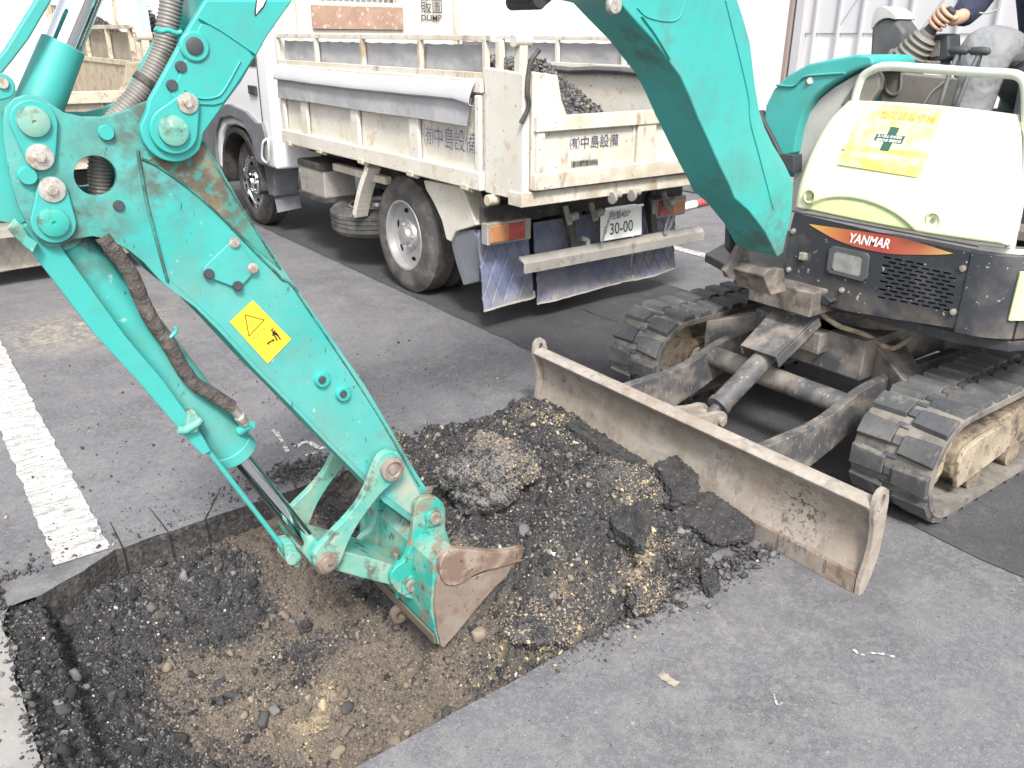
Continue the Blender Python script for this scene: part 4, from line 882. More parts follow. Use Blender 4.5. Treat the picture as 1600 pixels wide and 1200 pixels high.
# ---- arm (dipper): two side plates, box between them, head with the round hole
headL = [(58, 373), (44, 352), (30, 325), (19, 290), (12, 255), (7, 220), (6, 190), (10, 168), (22, 154), (42, 148), (62, 151), (80, 163), (100, 176), (130, 183), (160, 183), (190, 176), (212, 166), (232, 158), (262, 160), (300, 190), (317, 216)]
rightE = [(340, 255), (380, 325), (415, 378), (447, 427), (480, 474), (530, 545), (570, 602), (615, 678), (650, 738), (685, 792)]
tip_ = [(697, 812), (690, 835), (668, 838), (648, 820)]
leftE = [(600, 785), (555, 738), (510, 693), (460, 640), (400, 580), (345, 520), (305, 480), (270, 455), (250, 438), (225, 410), (200, 390), (170, 374), (145, 369), (115, 374), (95, 385), (75, 385)]
armo = [PY(x, y, YN) for x, y in headL+rightE+tip_+leftE]
hc = PY(150, 275, YN); hr = (PY(184, 275, YN)-PY(116, 275, YN)).length/2
hole = circ(hc, hr, XA, ZA, 28)
b = MB(); b.prism(armo, (0, .018, 0), holes=[hole]); arm = b.build('arm', M_teal, ex, bevel=.003)
b = MB(); b.prism([p+V((0, YF-YN-.018, 0)) for p in armo], (0, .018, 0), holes=[[p+V((0, YF-YN-.018, 0)) for p in hole]]); b.build('far_side_plate', M_teal, arm, bevel=.003)
ins = [(320, 222), (340, 262), (380, 332), (415, 385), (447, 434), (480, 481), (530, 552), (570, 609), (612, 685), (645, 742), (676, 795), (664, 818), (606, 780), (515, 688), (465, 635), (405, 575), (350, 515), (310, 475), (275, 450), (255, 432), (240, 380), (225, 300)]
b = MB(); b.prism([PY(x, y, YN)+V((0, .018, 0)) for x, y in ins], (0, YF-YN-.036, 0)); b.build('box_section', M_teal, arm)
b = MB(); b.prism([PY(x, y, YN)+V((0, .018, 0)) for x, y in ((52, 360), (40, 335), (28, 305), (20, 275), (25, 273), (36, 302), (50, 335), (60, 355))], (0, YF-YN-.036, 0)); b.build('web_plate', M_teal, arm)
# raised stiffener plates + weld beads
b = MB(); b.prism([PY(x, y, YN) for x, y in ((232, 252), (262, 250), (330, 318), (385, 365), (437, 420), (452, 440), (480, 478), (530, 548), (570, 605), (612, 678), (635, 718), (605, 712), (560, 680), (520, 660), (470, 615), (400, 545), (340, 480), (290, 440), (262, 425), (246, 380), (235, 320))], (0, -.004, 0)) if 0 else None
b = MB(); b.tube(spline([PY(x, y, YN) for x, y in ((215, 235), (222, 275), (230, 320), (243, 370), (255, 415), (262, 440))], 5), .0045, flat=.8); b.build('weld_seam', M_weld, arm)
b = MB(); b.tube(spline([PY(x, y, YN) for x, y in ((222, 248), (250, 262), (300, 298), (345, 338), (395, 390), (430, 425), (440, 436), (450, 440), (465, 455))], 5), .0042, flat=.8); b.build('weld_seam', M_weld, arm)
b = MB(); b.tube(spline([PY(x, y, YN) for x, y in ((318, 222), (350, 282), (395, 352), (438, 420))], 4), .004, flat=.8); b.build('weld_seam', M_weld, arm)
b = MB(); b.tube(spline([PY(x, y, YN) for x, y in ((452, 440), (480, 482), (530, 556), (600, 665), (655, 760))], 5), .003, flat=.8); b.build('weld_seam', M_weld, arm)
b = MB(); b.prism([PY(x, y, YN) for x, y in ((233, 320), (226, 280), (222, 254), (250, 268), (300, 304), (345, 344), (395, 396), (425, 426), (448, 446), (478, 486), (524, 552), (566, 608), (608, 682), (640, 742), (668, 795), (655, 812), (606, 778), (557, 730), (512, 686), (462, 633), (400, 570), (345, 510), (300, 468), (268, 440), (258, 405), (245, 362))], (0, -.0015, 0)); b.build('face_plate', mat('teal_face_paint', TEAL, .36, layers=steel_layers([(tuple(PY(235, 265, YN)), .16), (tuple(PY(600, 740, YN)), .07), (tuple(PY(670, 800, YN)), .06)], .8)+[dict(c=(.36, .34, .27), s=9, lo=.36, hi=.56, a=.85, near=[(tuple(PY(650, 765, YN)), .14)])], bump=[(30, .05, .004)]), arm, bevel=.0015)
M_tri = mat('brown_grime_plate', (.085, .075, .055), .8, layers=[dict(c=(.03, .20, .17), s=38, lo=.55, hi=.62, a=.9, d=3), dict(c=(.22, .15, .09), s=14, lo=.5, hi=.7, a=.7), dict(c=(.03, .26, .22), s=7, lo=.42, hi=.62, a=.9, near=[(tuple(PY(430, 410, YN)), .22)])], bump=[(60, .4, .004)])
b = MB(); b.prism([PY(x, y, YN) for x, y in ((232, 250), (300, 212), (318, 226), (348, 282), (394, 354), (434, 418), (395, 385), (345, 336), (300, 295), (258, 264))], (0, -.0025, 0)); b.build('gusset_plate', M_tri, arm, bevel=.001)
# discs, plugs and pins on the head
def pinset(c, bpx, n='pin_flag'):
    f_ = flag(c, bpx, YN-.001, .040, .026, M_tealc, arm, n); k = MB(); k.lathe(PY(*c, YN-.010), -YA, [(.029, 0), (.027, .010), (.018, .013), (.004, .013), (.003, .010)], 28); k.build('pin_cap', M_tealw, f_, ang=40); return f_
pinset((52, 190), (62, 245)); pinset((83, 347), (81, 296))
disc(165, 207, YN, .015, .010, M_tealc, 'plug', arm); disc(42, 274, YN, .017, .014, M_tealc, 'plug', arm); disc(185, 321, YN, .011, .006, M_plug, 'plug', arm)
# small bolted plate in the middle of the arm
bp = smooth([PY(x, y, YN-.003) for x, y in ((322, 412), (330, 404), (362, 374), (370, 374), (374, 382), (400, 416), (396, 424), (378, 444), (370, 450), (318, 430), (316, 420))], 1)
b = MB(); b.prism(bp, (0, -.007, 0)); pp = b.build('bolted_plate', M_tealc, arm, bevel=.002)
for x, y, m in ((366, 379, M_bolt), (395, 419, M_bolt), (326, 428, M_plug), (371, 447, M_plug)):
    p = PY(x, y, YN-.010); k = MB(); k.cyl(p, p-YA*.008, .0095, n=6); k.cyl(p, p-YA*.003, .012); k.build('bolt', m, pp)
for x, y in ((502, 592), (535, 614)):
    d_2 = disc(x, y, YN-.003, .020, .012, M_tealc, 'boss', arm); disc(x+1, y+1, YN-.015, .0095, .005, M_plug, 'plug', d_2)
# yellow pictogram sticker
M_ysk = mat('yellow_sticker', (.80, .55, .035), .4, layers=[dict(c=(.72, .46, .04), s=20, lo=.5, hi=.7, a=.4)])
M_yink = mat('sticker_ink', (.09, .05, .01), .5); M_yfade = mat('sticker_faded_ink', (.55, .27, .04), .5)
sq = [(395, 469), (455, 530), (418, 568), (359, 503)]
b = MB(); b.prism([PY(x, y, YN-.003) for x, y in sq], (0, -.0008, 0)); sk = b.build('hazard_sticker', M_ysk, arm, ang=0, label='yellow warning sticker with triangle and person pictogram')
def ink(lines, w_, m=M_yink):
    b = MB()
    for l in lines:
        for i in range(len(l)-1):
            p, q = PY(*l[i], YN-.0042), PY(*l[i+1], YN-.0042); d = (q-p).normalized(); s = V((-d.z, 0, d.x))*w_/2; b.add([p-s-d*w_*.3, p+s-d*w_*.3, q+s+d*w_*.3, q-s+d*w_*.3], [(0, 1, 2, 3)])
    return b.build('pictogram', m, sk, ang=0)
ink([[(383, 492), (413, 500), (389, 525), (383, 492)]], .0022)
ink([[(430, 517), (426, 524)], [(426, 519), (434, 524)], [(428, 522), (433, 532)], [(431, 520), (438, 530)], [(418, 537), (428, 531)]], .0042)
b = MB(); b.cyl(PY(425, 515, YN-.004), PY(425, 515, YN-.0048), .0042, n=12); b.build('pictogram', M_yink, sk)
ink([[(418, 537), (421, 532)], [(418, 537), (422, 539)], [(428, 531), (424, 530)], [(428, 531), (427, 535)]], .0016)
ink([[(407, 540), (412, 534), (421, 547), (415, 553), (407, 540)]], .0008)
ink([[(392, 500), (396, 503)], [(393, 506), (396, 512)], [(400, 504), (402, 509)], [(391, 512), (394, 509)]], .002, M_yfade)
r0, r1 = PY(396, 531, YN-.0042), PY(419, 512, YN-.0042)
text_mesh('はさまれ注意', r0, r1-r0, V((-(r1-r0).z, 0, (r1-r0).x)), .0115, 'lettering', M_yfade, sk, squeeze=.55)

# ---- arm cylinder on top of the boom: rod eye, collar, chrome rod, barrel
def axp(x, y): return PY(x, y, YC)
e0, e1 = axp(50, 192), axp(127, 0); ad = (e1-e0).normalized()
s55 = .036
b = MB(); b.cyl(e0-YA*.055, e0+YA*.055, .036); b.cyl(e0+ad*.02, e0+ad*.165, .044, .040, n=28); ac = b.build('arm_cylinder', M_tealc, ex, bevel=.003)
b = MB(); b.cyl(e0+ad*.165, e0+ad*.72, .0335, n=32); b.build('piston_rod', M_chrome, ac)
b = MB(); b.cyl(e0+ad*.72, e0+ad*1.55, .048, n=28); b.build('barrel', M_tealc, ac, bevel=.004)
b = MB(); L1 = [(60, -6), (85, -6), (45, 62), (22, 92), (6, 112), (-12, 128), (-20, 110), (8, 78)]
b.prism([PY(x, y, 1.87) for x, y in L1], (0, .03, 0)); b.build('guard_bar', M_tealc, ex, bevel=.004)
b = MB(); b.prism(smooth([PY(x, y, 1.86) for x, y in ((-25, 110), (8, 114), (24, 128), (25, 145), (14, 156), (-25, 160))], 1), (0, .05, 0)); gb = b.build('guard_bracket', M_tealc, ex, bevel=.004)
disc(4, 130, 1.86, .010, .006, M_bolt, 'bolt', gb)
b = MB(); b.prism([PY(x, y, 1.88) for x, y in ((-30, 185), (0, 175), (8, 195), (12, 250), (22, 300), (40, 345), (30, 350), (-30, 340))], (0, .09, 0)); b.build('far_bracket', M_tealc, ex)
# corrugated hose through the head
def ribbed(path, r, pitch, name, m, parent):
    P = spline(path, 14); d = [0]
    for i in range(1, len(P)): d.append(d[-1]+(P[i]-P[i-1]).length)
    n = int(d[-1]/pitch)*4; pts = []; rs = []; j = 0
    for k in range(n+1):
        s = d[-1]*k/n
        while j < len(d)-2 and d[j+1] < s: j += 1
        t = (s-d[j])/max(1e-6, d[j+1]-d[j]); pts.append(P[j].lerp(P[j+1], t)); rs.append(r*(1.0 if k % 4 in (0, 1) else .90))
    b = MB(); b.tube(pts, rs, 16); return b.build(name, m, parent, ang=60)
ribbed([PY(x, y, 1.93) for x, y in ((272, -30), (268, 0), (262, 40), (256, 76), (240, 112), (220, 142), (195, 172), (168, 205), (157, 245), (156, 280), (158, 320), (163, 360), (175, 385))], .0235, .0075, 'corrugated_hose', mat('corrugated_plastic', (.15, .145, .135), .45, layers=[dict(c=(.28, .25, .21), s=14, lo=.45, hi=.7, a=.6)]), ex)
b = MB(); b.tube([PY(x, y, 1.93) for x, y in ((225, 132), (231, 124))], .027, 16); b.build('hose_clamp', M_rubber, ex)
b = MB(); b.tube(spline([PY(x, y, 1.87) for x, y in ((242, 44), (250, 49), (262, 47), (276, 52), (284, 50))], 5), .0055); b.build('hose_clip', M_tealc, ex)
# ---- bucket cylinder
q0, q1 = PY(86, 350, YC), PY(498, 868, YC); bd = (q1-q0).normalized(); qL = (q1-q0).length
tb = (PY(369, 708, YC)-q0).dot(bd)
b = MB(); b.cyl(q0+bd*.04, q0+bd*tb, .0515, n=36); b.cyl(q0+bd*(tb-.03), q0+bd*(tb+.004), .0535, n=36); b.cyl(q0-YA*.06, q0+YA*.06, .045); kc = b.build('bucket_cylinder', M_teal, ex, bevel=.004)
b = MB(); b.cyl(q0+bd*tb, q1, .0235, n=32); b.build('piston_rod', M_chrome, kc)
b = MB(); b.cyl(q1-YA*.055, q1+YA*.055, .032, n=24); b.cyl(q1-bd*.06, q1, .030, n=20); b.build('rod_eye', M_bare, kc, bevel=.003)
# guard channel beside it
YG = 1.865
gpts = [(66, 352), (84, 362), (92, 378), (100, 392), (197, 526), (255, 594), (288, 640), (300, 655), (322, 690), (330, 705), (318, 712), (303, 698), (277, 667), (213, 593), (143, 517), (77, 430), (40, 382), (28, 362), (40, 350)]
b = MB(); b.prism([PY(x, y, YG) for x, y in gpts], (0, .028, 0)); gd = b.build('cylinder_shield', M_tealc, ex, bevel=.003)
b = MB(); b.cyl(PY(322, 700, YG+.015), PY(452, 868, YG+.015), .0065); b.build('guide_rod', M_tealc, gd)
b = MB(); p = PY(455, 868, YG); b.cyl(p-YA*.02, p+YA*.05, .020); b.prism([PY(x, y, YG-.01) for x, y in ((444, 850), (458, 848), (470, 870), (468, 888), (460, 886), (446, 872))], (0, .05, 0)); b.build('rod_end', M_tealw, gd, bevel=.003)
b = MB(); b.tube(spline([PY(x, y, YG-.012) for x, y in ((278, 672), (290, 672), (306, 662), (316, 655))], 5), .010); b.prism([PY(x, y, YG-.015) for x, y in ((294, 648), (306, 643), (316, 660), (308, 676), (290, 680))], (0, .06, 0)); b.build('clamp', M_tealw, gd, bevel=.004)
b = MB(); b.prism([PY(x, y, 1.84) for x, y in ((14, 360), (26, 344), (36, 352), (44, 368), (60, 380), (52, 396), (36, 384))], (0, .03, 0)); b.build('shield_hinge', M_tealw, gd, bevel=.003)
# sleeved hose to the cylinder head
def lumpy(path, r, name, m, parent, n=10, seed=0):
    P = spline(path, 8); rs = [r*(1+.12*fbm(i*.45, seed, 0)) for i in range(len(P))]; b = MB(); b.tube(P, rs, 14); return b.build(name, m, parent, ang=70)
lumpy([PY(x, y, 1.86) for x, y in ((160, 368), (178, 392), (205, 430), (222, 470), (240, 505), (262, 535), (285, 575), (305, 600), (330, 615), (350, 628), (362, 635))], .0165, 'sleeved_hose', M_sleeve, ex, seed=3)
lumpy([PY(x, y, 1.90) for x, y in ((150, 355), (165, 380), (185, 405), (205, 432))], .010, 'sleeved_hose', M_rubber, ex, seed=8)
b = MB(); b.cyl(PY(361, 634, 1.86), PY(378, 655, 1.87), .0115, .010, n=16); b.cyl(PY(374, 650, 1.865), PY(383, 661, 1.872), .014, n=6); hf = b.build('hose_fitting', M_bolt, ex, bevel=.001)
b = MB(); b.cyl(PY(383, 660, 1.873), PY(394, 666, 1.875), .013, n=6); b.cyl(PY(388, 664, 1.875), PY(374, 674, 1.89), .013, n=12); b.build('elbow', M_tealc, hf, bevel=.001)
b = MB(); b.tube(spline([PY(x, y, 1.85) for x, y in ((250, 528), (258, 531), (268, 525), (275, 517), (273, 511))], 5), .0045); b.build('hose_clip', M_tealc, ex)

# ---- bucket linkage
YL = 1.815
cr = [(590, 718), (600, 707), (615, 704), (628, 712), (632, 728), (626, 745), (612, 757), (598, 768), (582, 788), (562, 815), (545, 845), (535, 872), (526, 890), (508, 896), (492, 888), (488, 870), (496, 858), (512, 840), (540, 812), (562, 785), (575, 758), (582, 738)]
b = MB(); b.prism(smooth([PY(x, y, YL) for x, y in cr], 1), (0, .022, 0)); cl = b.build('crank_link', M_tealw, ex, bevel=.003)
sh = PY(607, 730, YN).x-PY(607, 730, YL).x
dv = PY(607, 730, YN)-PY(607, 730, YL); dv.y = 0
b = MB(); b.prism(smooth([PY(x, y, YL)+V((0, .215, 0)) for x, y in cr], 1), (0, .022, 0)); b.build('crank_link', M_tealw, ex, bevel=.003)
pA2 = PY(611, 731, YL); b = MB(); b.cyl(pA2-YA*.004, pA2+YA*.24, .022); b.build('link_pin', M_bare, ex)
k = MB(); k.lathe(pA2, -YA, [(.034, 0), (.034, .014), (.024, .016), (.020, .008), (.013, .008), (.012, .016), (.004, .016)], 26); k.build('pin_cap', M_bare, cl, ang=40)
pB2 = PY(510, 877, YL); k = MB(); k.lathe(pB2, -YA, [(.030, 0), (.028, .012), (.021, .012), (.020, .020), (.006, .022)], 26); k.build('pin_cap', M_bare, cl, ang=40)
b = MB(); b.cyl(pB2, pB2+YA*.24, .020); b.build('link_pin', M_bare, ex)
# push link between crank and bucket
pE = PY(640, 912, YL+.01); dl = (pE-pB2); dl.y = 0; ln = dl.length; du = dl.normalized(); up_ = V((-du.z, 0, du.x))
o1 = pB2+YA*.03
b = MB(); b.prism([o1-up_*.028-du*.02, o1+up_*.028-du*.02, o1+up_*.034+du*(ln*.5), o1+up_*.030+du*(ln+.015), o1-up_*.026+du*(ln+.015), o1-up_*.03+du*(ln*.5)], (0, .15, 0)); b.build('push_link', M_tealw, ex, bevel=.005)
# ---- bucket
YK0, YK1 = 1.70, 2.17
bk_ = PY(703, 884, YK0); tp = PY(692, 1010, YK0); hn = PY(820, 858, YK0)
M_buck = mat('bucket_paint', (.028, .30, .25), .45, layers=[dict(c=(.36, .34, .27), s=10, lo=.45, hi=.7, a=.8, d=9, ro=.8), dict(c=(.20, .15, .11), s=13, lo=.56, hi=.66, a=.9, ro=.7), dict(c=(.06, .05, .04), s=40, lo=.62, hi=.68, a=.8)], bump=[(50, .2, .004)])
M_bare2 = mat('worn_cutter', (.22, .155, .12), .5, .3, layers=[dict(c=(.40, .33, .28), s=14, lo=.5, hi=.62, a=.7, d=8), dict(c=(.09, .065, .05), s=7, lo=.48, hi=.56, a=.7, near=[(tuple(PY(815, 862, 1.70)), .16)]), dict(c=(.05, .04, .03), s=60, lo=.64, hi=.70, a=.8)], bump=[(70, .3, .003)]); M_eye = mat('muddy_lug', (.12, .095, .07), .85); bkt = MB()
# shell: upper lip -> round tube -> flat back -> lower lip; hollow
sh_o = [bk_+V((.02, 0, .050)), bk_+V((-.02, 0, .047)), bk_+V((-.046, 0, .018)), bk_+V((-.050, 0, -.02)), bk_.lerp(tp, .5)+V((-.045, 0, 0)), tp+V((-.008, 0, 0)), tp+V((.014, 0, .004))]
sh_i = [tp+V((.02, 0, .03)), bk_.lerp(tp, .5)+V((-.02, 0, 0)), bk_+V((-.026, 0, -.02)), bk_+V((.01, 0, .02))]
bkt.prism([p+V((0, .012, 0)) for p in sh_o+sh_i], (0, YK1-YK0-.024, 0)); bucket = bkt.build('bucket', M_buck, ex, bevel=.003)
sp_ = [(814, 872), (800, 896), (778, 914), (758, 936), (735, 964), (712, 992), (694, 1012), (690, 1011), (684, 985), (680, 950), (682, 915), (688, 895), (700, 905), (720, 910), (745, 900), (780, 885)]
for yy in (0, YK1-YK0-.016):
    b = MB(); b.prism([PY(x, y, YK0)+V((0, yy, 0)) for x, y in sp_], (0, .014, 0)); b.build('side_plate', M_bare, bucket, bevel=.003)
    hp = smooth([PY(x, y, YK0)+V((0, yy-.010, 0)) for x, y in ((684, 890), (686, 872), (696, 860), (710, 855), (730, 857), (770, 861), (800, 858), (821, 852), (823, 853), (818, 873), (816, 874), (780, 884), (745, 892), (722, 908), (702, 914), (690, 908))], 1)
    b = MB(); b.prism(hp, (0, .026, 0)); b.build('side_cutter', M_bare2, bucket, bevel=.004)
b = MB(); b.cyl(bk_+V((0, .01, 0)), bk_+V((0, YK1-YK0-.01, 0)), .046, n=36); b.build('cross_tube', M_buck, bucket)
b = MB(); b.box(tp.lerp(bk_, .06)+V((-.022, (YK1-YK0)/2, .012)), (.008, YK1-YK0-.02, .035), Matrix.Rotation(R_(-6), 3, 'Y')); b.build('lower_lip', M_eye, bucket, bevel=.003)
ear = [(648, 800), (650, 788), (660, 778), (674, 775), (688, 780), (696, 792), (697, 808), (696, 826), (702, 842), (706, 862), (690, 880), (680, 900), (676, 930), (672, 950), (650, 940), (626, 930), (612, 915), (610, 897), (620, 885), (634, 876), (642, 852), (646, 826)]
for dy in (0, .205):
    b = MB(); b.prism(smooth([PY(x, y, 1.825)+V((0, dy, 0)) for x, y in ear], 1), (0, .022, 0)); ea = b.build('bucket_ear', M_buck, bucket, bevel=.004)
    if dy == 0:
        for c_, r_ in (((677, 807), .030), ((640, 912), .030)):
            k = MB(); p = PY(*c_, 1.825); k.prism(circ(p, r_, XA, ZA, 18, -20, 200)+[p+V((-.030, 0, -.022)), p+V((.022, 0, -.03))], (0, -.010, 0)); pf = k.build('pin_boss', M_tealw, ea, bevel=.002)
            k = MB(); k.lathe(p-YA*.010, -YA, [(.019, 0), (.018, .008), (.011, .008), (.010, .002), (.004, .002)], 22); k.build('pin_end', M_bare, pf, ang=40)
b = MB(); b.cyl(PY(677, 807, 1.83), PY(677, 807, 1.83)+YA*.22, .022); b.cyl(PY(640, 912, 1.83), PY(640, 912, 1.83)+YA*.22, .020); b.build('bucket_pin', M_bare, bucket)
b = MB(); p = PY(665, 880, 1.70); b.box(bk_.lerp(tp, .45)+V((-.052, .20, 0)), (.012, .016, .16)); b.build('back_rib', M_buck, bucket, bevel=.003)
hk = PY(626, 962, 1.92); b = MB(); b.prism(circ(hk, .028, XA, ZA, 20), (0, .025, 0), holes=[circ(hk, .014, XA, ZA, 14)]); b.build('lifting_eye', M_eye, bucket, bevel=.003)

# ---- operator station
b = MB(); b.prism([V((x, y, .985)) for x, y in ((3.10, 1.92), (3.10, 1.16), (3.3, 1.10), (4.0, 1.10), (4.0, 1.95))], (0, 0, .03)); b.build('floor_plate', M_floor, ex)
b = MB(); b.prism([PX(x, y, 3.35) for x, y in ((1376, 110), (1500, 122), (1505, 155), (1470, 240), (1370, 230), (1374, 160))], (.04, 0, 0)); cs = b.build('side_console', M_floor, ex, bevel=.01)
b = MB(); b.tube(spline([PX(x, y, 3.345) for x, y in ((1380, 110), (1384, 140), (1396, 148), (1406, 140), (1408, 112))], 5), .006, flat=.4); b.build('console_rib', M_floor, cs)
b = MB(); b.tube(spline([PX(x, y, 3.34) for x, y in ((1440, 168), (1455, 145), (1475, 128), (1490, 122))], 5), .0025); b.build('cable', M_greyp, cs)
rail = spline([PX(x, y, 3.10) for x, y in ((1334, 165), (1340, 140), (1350, 118), (1372, 106), (1400, 104), (1460, 108), (1530, 113), (1570, 115), (1590, 118), (1601, 130), (1604, 160), (1603, 230), (1593, 310), (1578, 388))], 8)
b = MB(); b.tube(rail, .0165, 16); b.build('hand_rail', M_rail, ex, ang=60)
# joystick with ribbed boot
b = MB(); j0, j1 = PX(1412, 102, 3.42), PX(1452, 50, 3.42); jd = (j1-j0); jl = jd.length; jd.normalize()
prf = [(.080, 0), (.082, .02)]
for k in range(5):
    t = .10+k*.15; prf += [(.075-.030*t, jl*t), (.062-.028*t, jl*(t+.05)), (.060-.028*t, jl*(t+.10)), (.072-.032*t, jl*(t+.13))]
prf += [(.032, jl*.9), (.030, jl), (.018, jl*1.02)]
b.lathe(j0, jd, prf, 26); js = b.build('joystick', M_floor, ex, ang=40, label='brown rubber joystick boot held by the operator')
gd0, gd1 = PX(1462, 42, 3.42), PX(1489, 14, 3.42); b = MB(); b.cyl(j1-jd*.01, j1+jd*.03, .026, .022, n=20); b.cyl(j1+jd*.02, gd0, .014, .016, n=14); b.cyl(gd0, gd1, .0155, .019, n=16); b.build('grip', M_plug, js, bevel=.003)
b = MB(); b.prism([PX(x, y, 3.46) for x, y in ((1447, 55), (1482, 52), (1484, 88), (1476, 96), (1450, 97), (1446, 80))], (.10, 0, 0)); cb_ = b.build('control_box', M_plug, ex, bevel=.012)
b = MB(); b.prism([PX(x, y, 3.455) for x, y in ((1455, 64), (1470, 63), (1468, 88), (1454, 90))], (-.004, 0, 0)); b.build('switch_plate', M_floor, cb_, bevel=.002)
b = MB(); b.box(PX(1466, 99, 3.5), (.10, .05, .02)); b.build('arm_rest_bracket', M_bolt, cb_, bevel=.003)
b = MB(); b.prism([PX(x, y, 3.75) for x, y in ((1361, 40), (1364, 30), (1384, 27), (1400, 30), (1414, 50), (1404, 110), (1400, 140), (1356, 140), (1358, 90))], (.14, 0, 0)); sc_ = b.build('far_console', M_dkgrey, ex, bevel=.02, seg=3)
b = MB(); b.prism(smooth([PX(x, y, 3.74) for x, y in ((1360, 44), (1366, 14), (1380, 8), (1398, 22), (1403, 32), (1385, 27), (1370, 34), (1362, 46))], 1), (.16, 0, 0)); b.build('console_cap', M_greyp, sc_, bevel=.01)
for (x, y), (x2, y2) in (((1497, 84), (1466, 172)), ((1530, 85), (1490, 178))):
    b = MB(); p, q = PX(x, y, 3.24), PX(x2, y2, 3.16); b.tube(spline([p, p.lerp(q, .35)+V((-.01, 0, 0)), q], 6), .0085, 10); lv = b.build('travel_lever', M_dkgrey, ex, ang=60)
    b = MB(); b.tube([p-YA*.036+ZA*.006, p-YA*.028+ZA*.01, p+ZA*.012, p+YA*.028+ZA*.01, p+YA*.036+ZA*.006], [.006, .014, .015, .014, .006], 14); b.cyl(p, p-ZA*.05, .012, .009); b.build('lever_knob', M_plug, lv, ang=60)
b = MB(); b.prism([V((x, 1.78, z)) for x, z in ((3.72, 1.28), (3.70, 1.36), (4.16, 1.34), (4.24, 1.95), (4.32, 1.95), (4.28, 1.2), (3.8, 1.2))], (0, -.46, 0)); b.build('seat', M_plug, ex, bevel=.03, seg=3)
b = MB(); b.box((3.95, 1.53, 1.1), (.5, .5, .2)); b.build('seat_base', M_dkgrey, ex, bevel=.02)
b = MB(); b.prism([V((x, y, .98)) for x, y in ((3.62, 1.96), (3.62, 2.66), (4.1, 2.6), (4.26, 2.2), (4.26, 1.3), (4.1, 1.14), (4.05, 1.9))], (0, 0, .26)); b.build('rear_hood', M_tealc, ex, bevel=.05, seg=4)
# small cream piece right of the cover
b = MB(); b.prism(smooth([PX(x, y, 3.2) for x, y in ((1582, 200), (1595, 188), (1630, 180), (1640, 215), (1600, 212), (1584, 208))], 1), (.2, 0, 0)); b.build('step_cover', M_cream, ex, bevel=.008)
b = MB(); b.prism([PX(x, y, 3.24) for x, y in ((1586, 212), (1650, 215), (1650, 390), (1582, 385))], (.1, 0, 0)); b.build('step_well', M_plug, ex, bevel=.006)
# ================================================================ DUMP LORRIES
M_tw = mat('lorry_white_paint', (.60, .58, .52), .42, layers=[dict(c=(.50, .46, .38), s=3, lo=.42, hi=.72, a=.7, d=9), dict(c=(.50, .33, .17), s=12, lo=.62, hi=.74, a=.75, d=8), dict(c=(.14, .08, .05), s=42, lo=.685, hi=.72, a=.9, d=4), dict(c=(.50, .44, .34), s=6, lo=.50, hi=.75, a=.6, zr=(1.15, .85), ro=.8)], bump=[(60, .1, .003)])
M_rust = mat('rusty_cream_paint', (.56, .54, .48), .6, layers=[dict(c=(.46, .38, .26), s=4, lo=.46, hi=.68, a=.7, d=10, st=(1, 1, .45)), dict(c=(.30, .20, .12), s=13, lo=.60, hi=.70, a=.75, d=9, st=(1, 1, .4)), dict(c=(.14, .08, .05), s=40, lo=.68, hi=.73, a=.8, d=4), dict(c=(.38, .30, .20), s=9, lo=.42, hi=.62, a=.75, d=9, zr=(1.05, .86))], bump=[(60, .4, .004)])
M_rdk = mat('heavy_rust', (.30, .19, .14), .85, layers=[dict(c=(.42, .28, .2), s=8, lo=.4, hi=.7, a=.8), dict(c=(.6, .55, .48), s=22, lo=.6, hi=.7, a=.7)])
M_tarp = mat('grey_tarpaulin', (.30, .30, .31), .55, layers=[dict(c=(.40, .40, .41), s=3, lo=.45, hi=.7, a=.6), dict(c=(.2, .19, .18), s=9, lo=.6, hi=.8, a=.5)], bump=[(5, .5, .03, 2), (14, .45, .012, 3)])
M_tarpl = mat('pale_tarpaulin', (.40, .40, .415), .42, bump=[(5, .3, .02, 2), (13, .35, .010, 3)])
M_flap = mat('blue_quilted_flap', (.12, .14, .225), .65, layers=[dict(c=(.20, .205, .25), s=8, lo=.42, hi=.7, a=.8), dict(c=(.27, .25, .24), s=5, lo=.5, hi=.75, a=.8, d=9), dict(c=(.36, .33, .30), s=14, lo=.40, hi=.70, a=.8, zr=(.26, .12))], bump=[(25, .2, .01)])
M_flapb = mat('beige_quilted_flap', (.34, .31, .27), .7, layers=[dict(c=(.22, .2, .18), s=8, lo=.45, hi=.7, a=.7)], bump=[(25, .2, .01)])
M_tyre = mat('tyre_rubber', (.05, .049, .048), .75, layers=[dict(c=(.17, .155, .14), s=6, lo=.42, hi=.72, a=.8, d=9), dict(c=(.26, .23, .19), s=26, lo=.6, hi=.75, a=.5)], bump=[(70, .3, .003)])
M_rim = mat('silver_rim', (.45, .45, .45), .35, .6, layers=[dict(c=(.25, .23, .21), s=12, lo=.5, hi=.75, a=.6, ro=.7)])
M_chas = mat('chassis_black', (.035, .034, .034), .7, layers=[dict(c=(.14, .12, .10), s=8, lo=.48, hi=.75, a=.8, d=9), dict(c=(.25, .17, .11), s=22, lo=.64, hi=.74, a=.6)])
M_alu = mat('dusty_grey_steel', (.30, .285, .26), .6, .2, layers=[dict(c=(.42, .40, .36), s=7, lo=.45, hi=.7, a=.7), dict(c=(.16, .13, .10), s=18, lo=.6, hi=.72, a=.7)])
M_amber = mat('amber_lens', (.40, .17, .08), .35, layers=[dict(c=(.5, .33, .2), s=25, lo=.5, hi=.75, a=.5)])
M_redl = mat('red_lens', (.33, .06, .055), .35, layers=[dict(c=(.5, .2, .15), s=25, lo=.5, hi=.75, a=.5)])
M_plate = mat('number_plate_white', (.80, .81, .78), .45); M_pgrn = mat('plate_green_ink', (.06, .10, .085), .5)
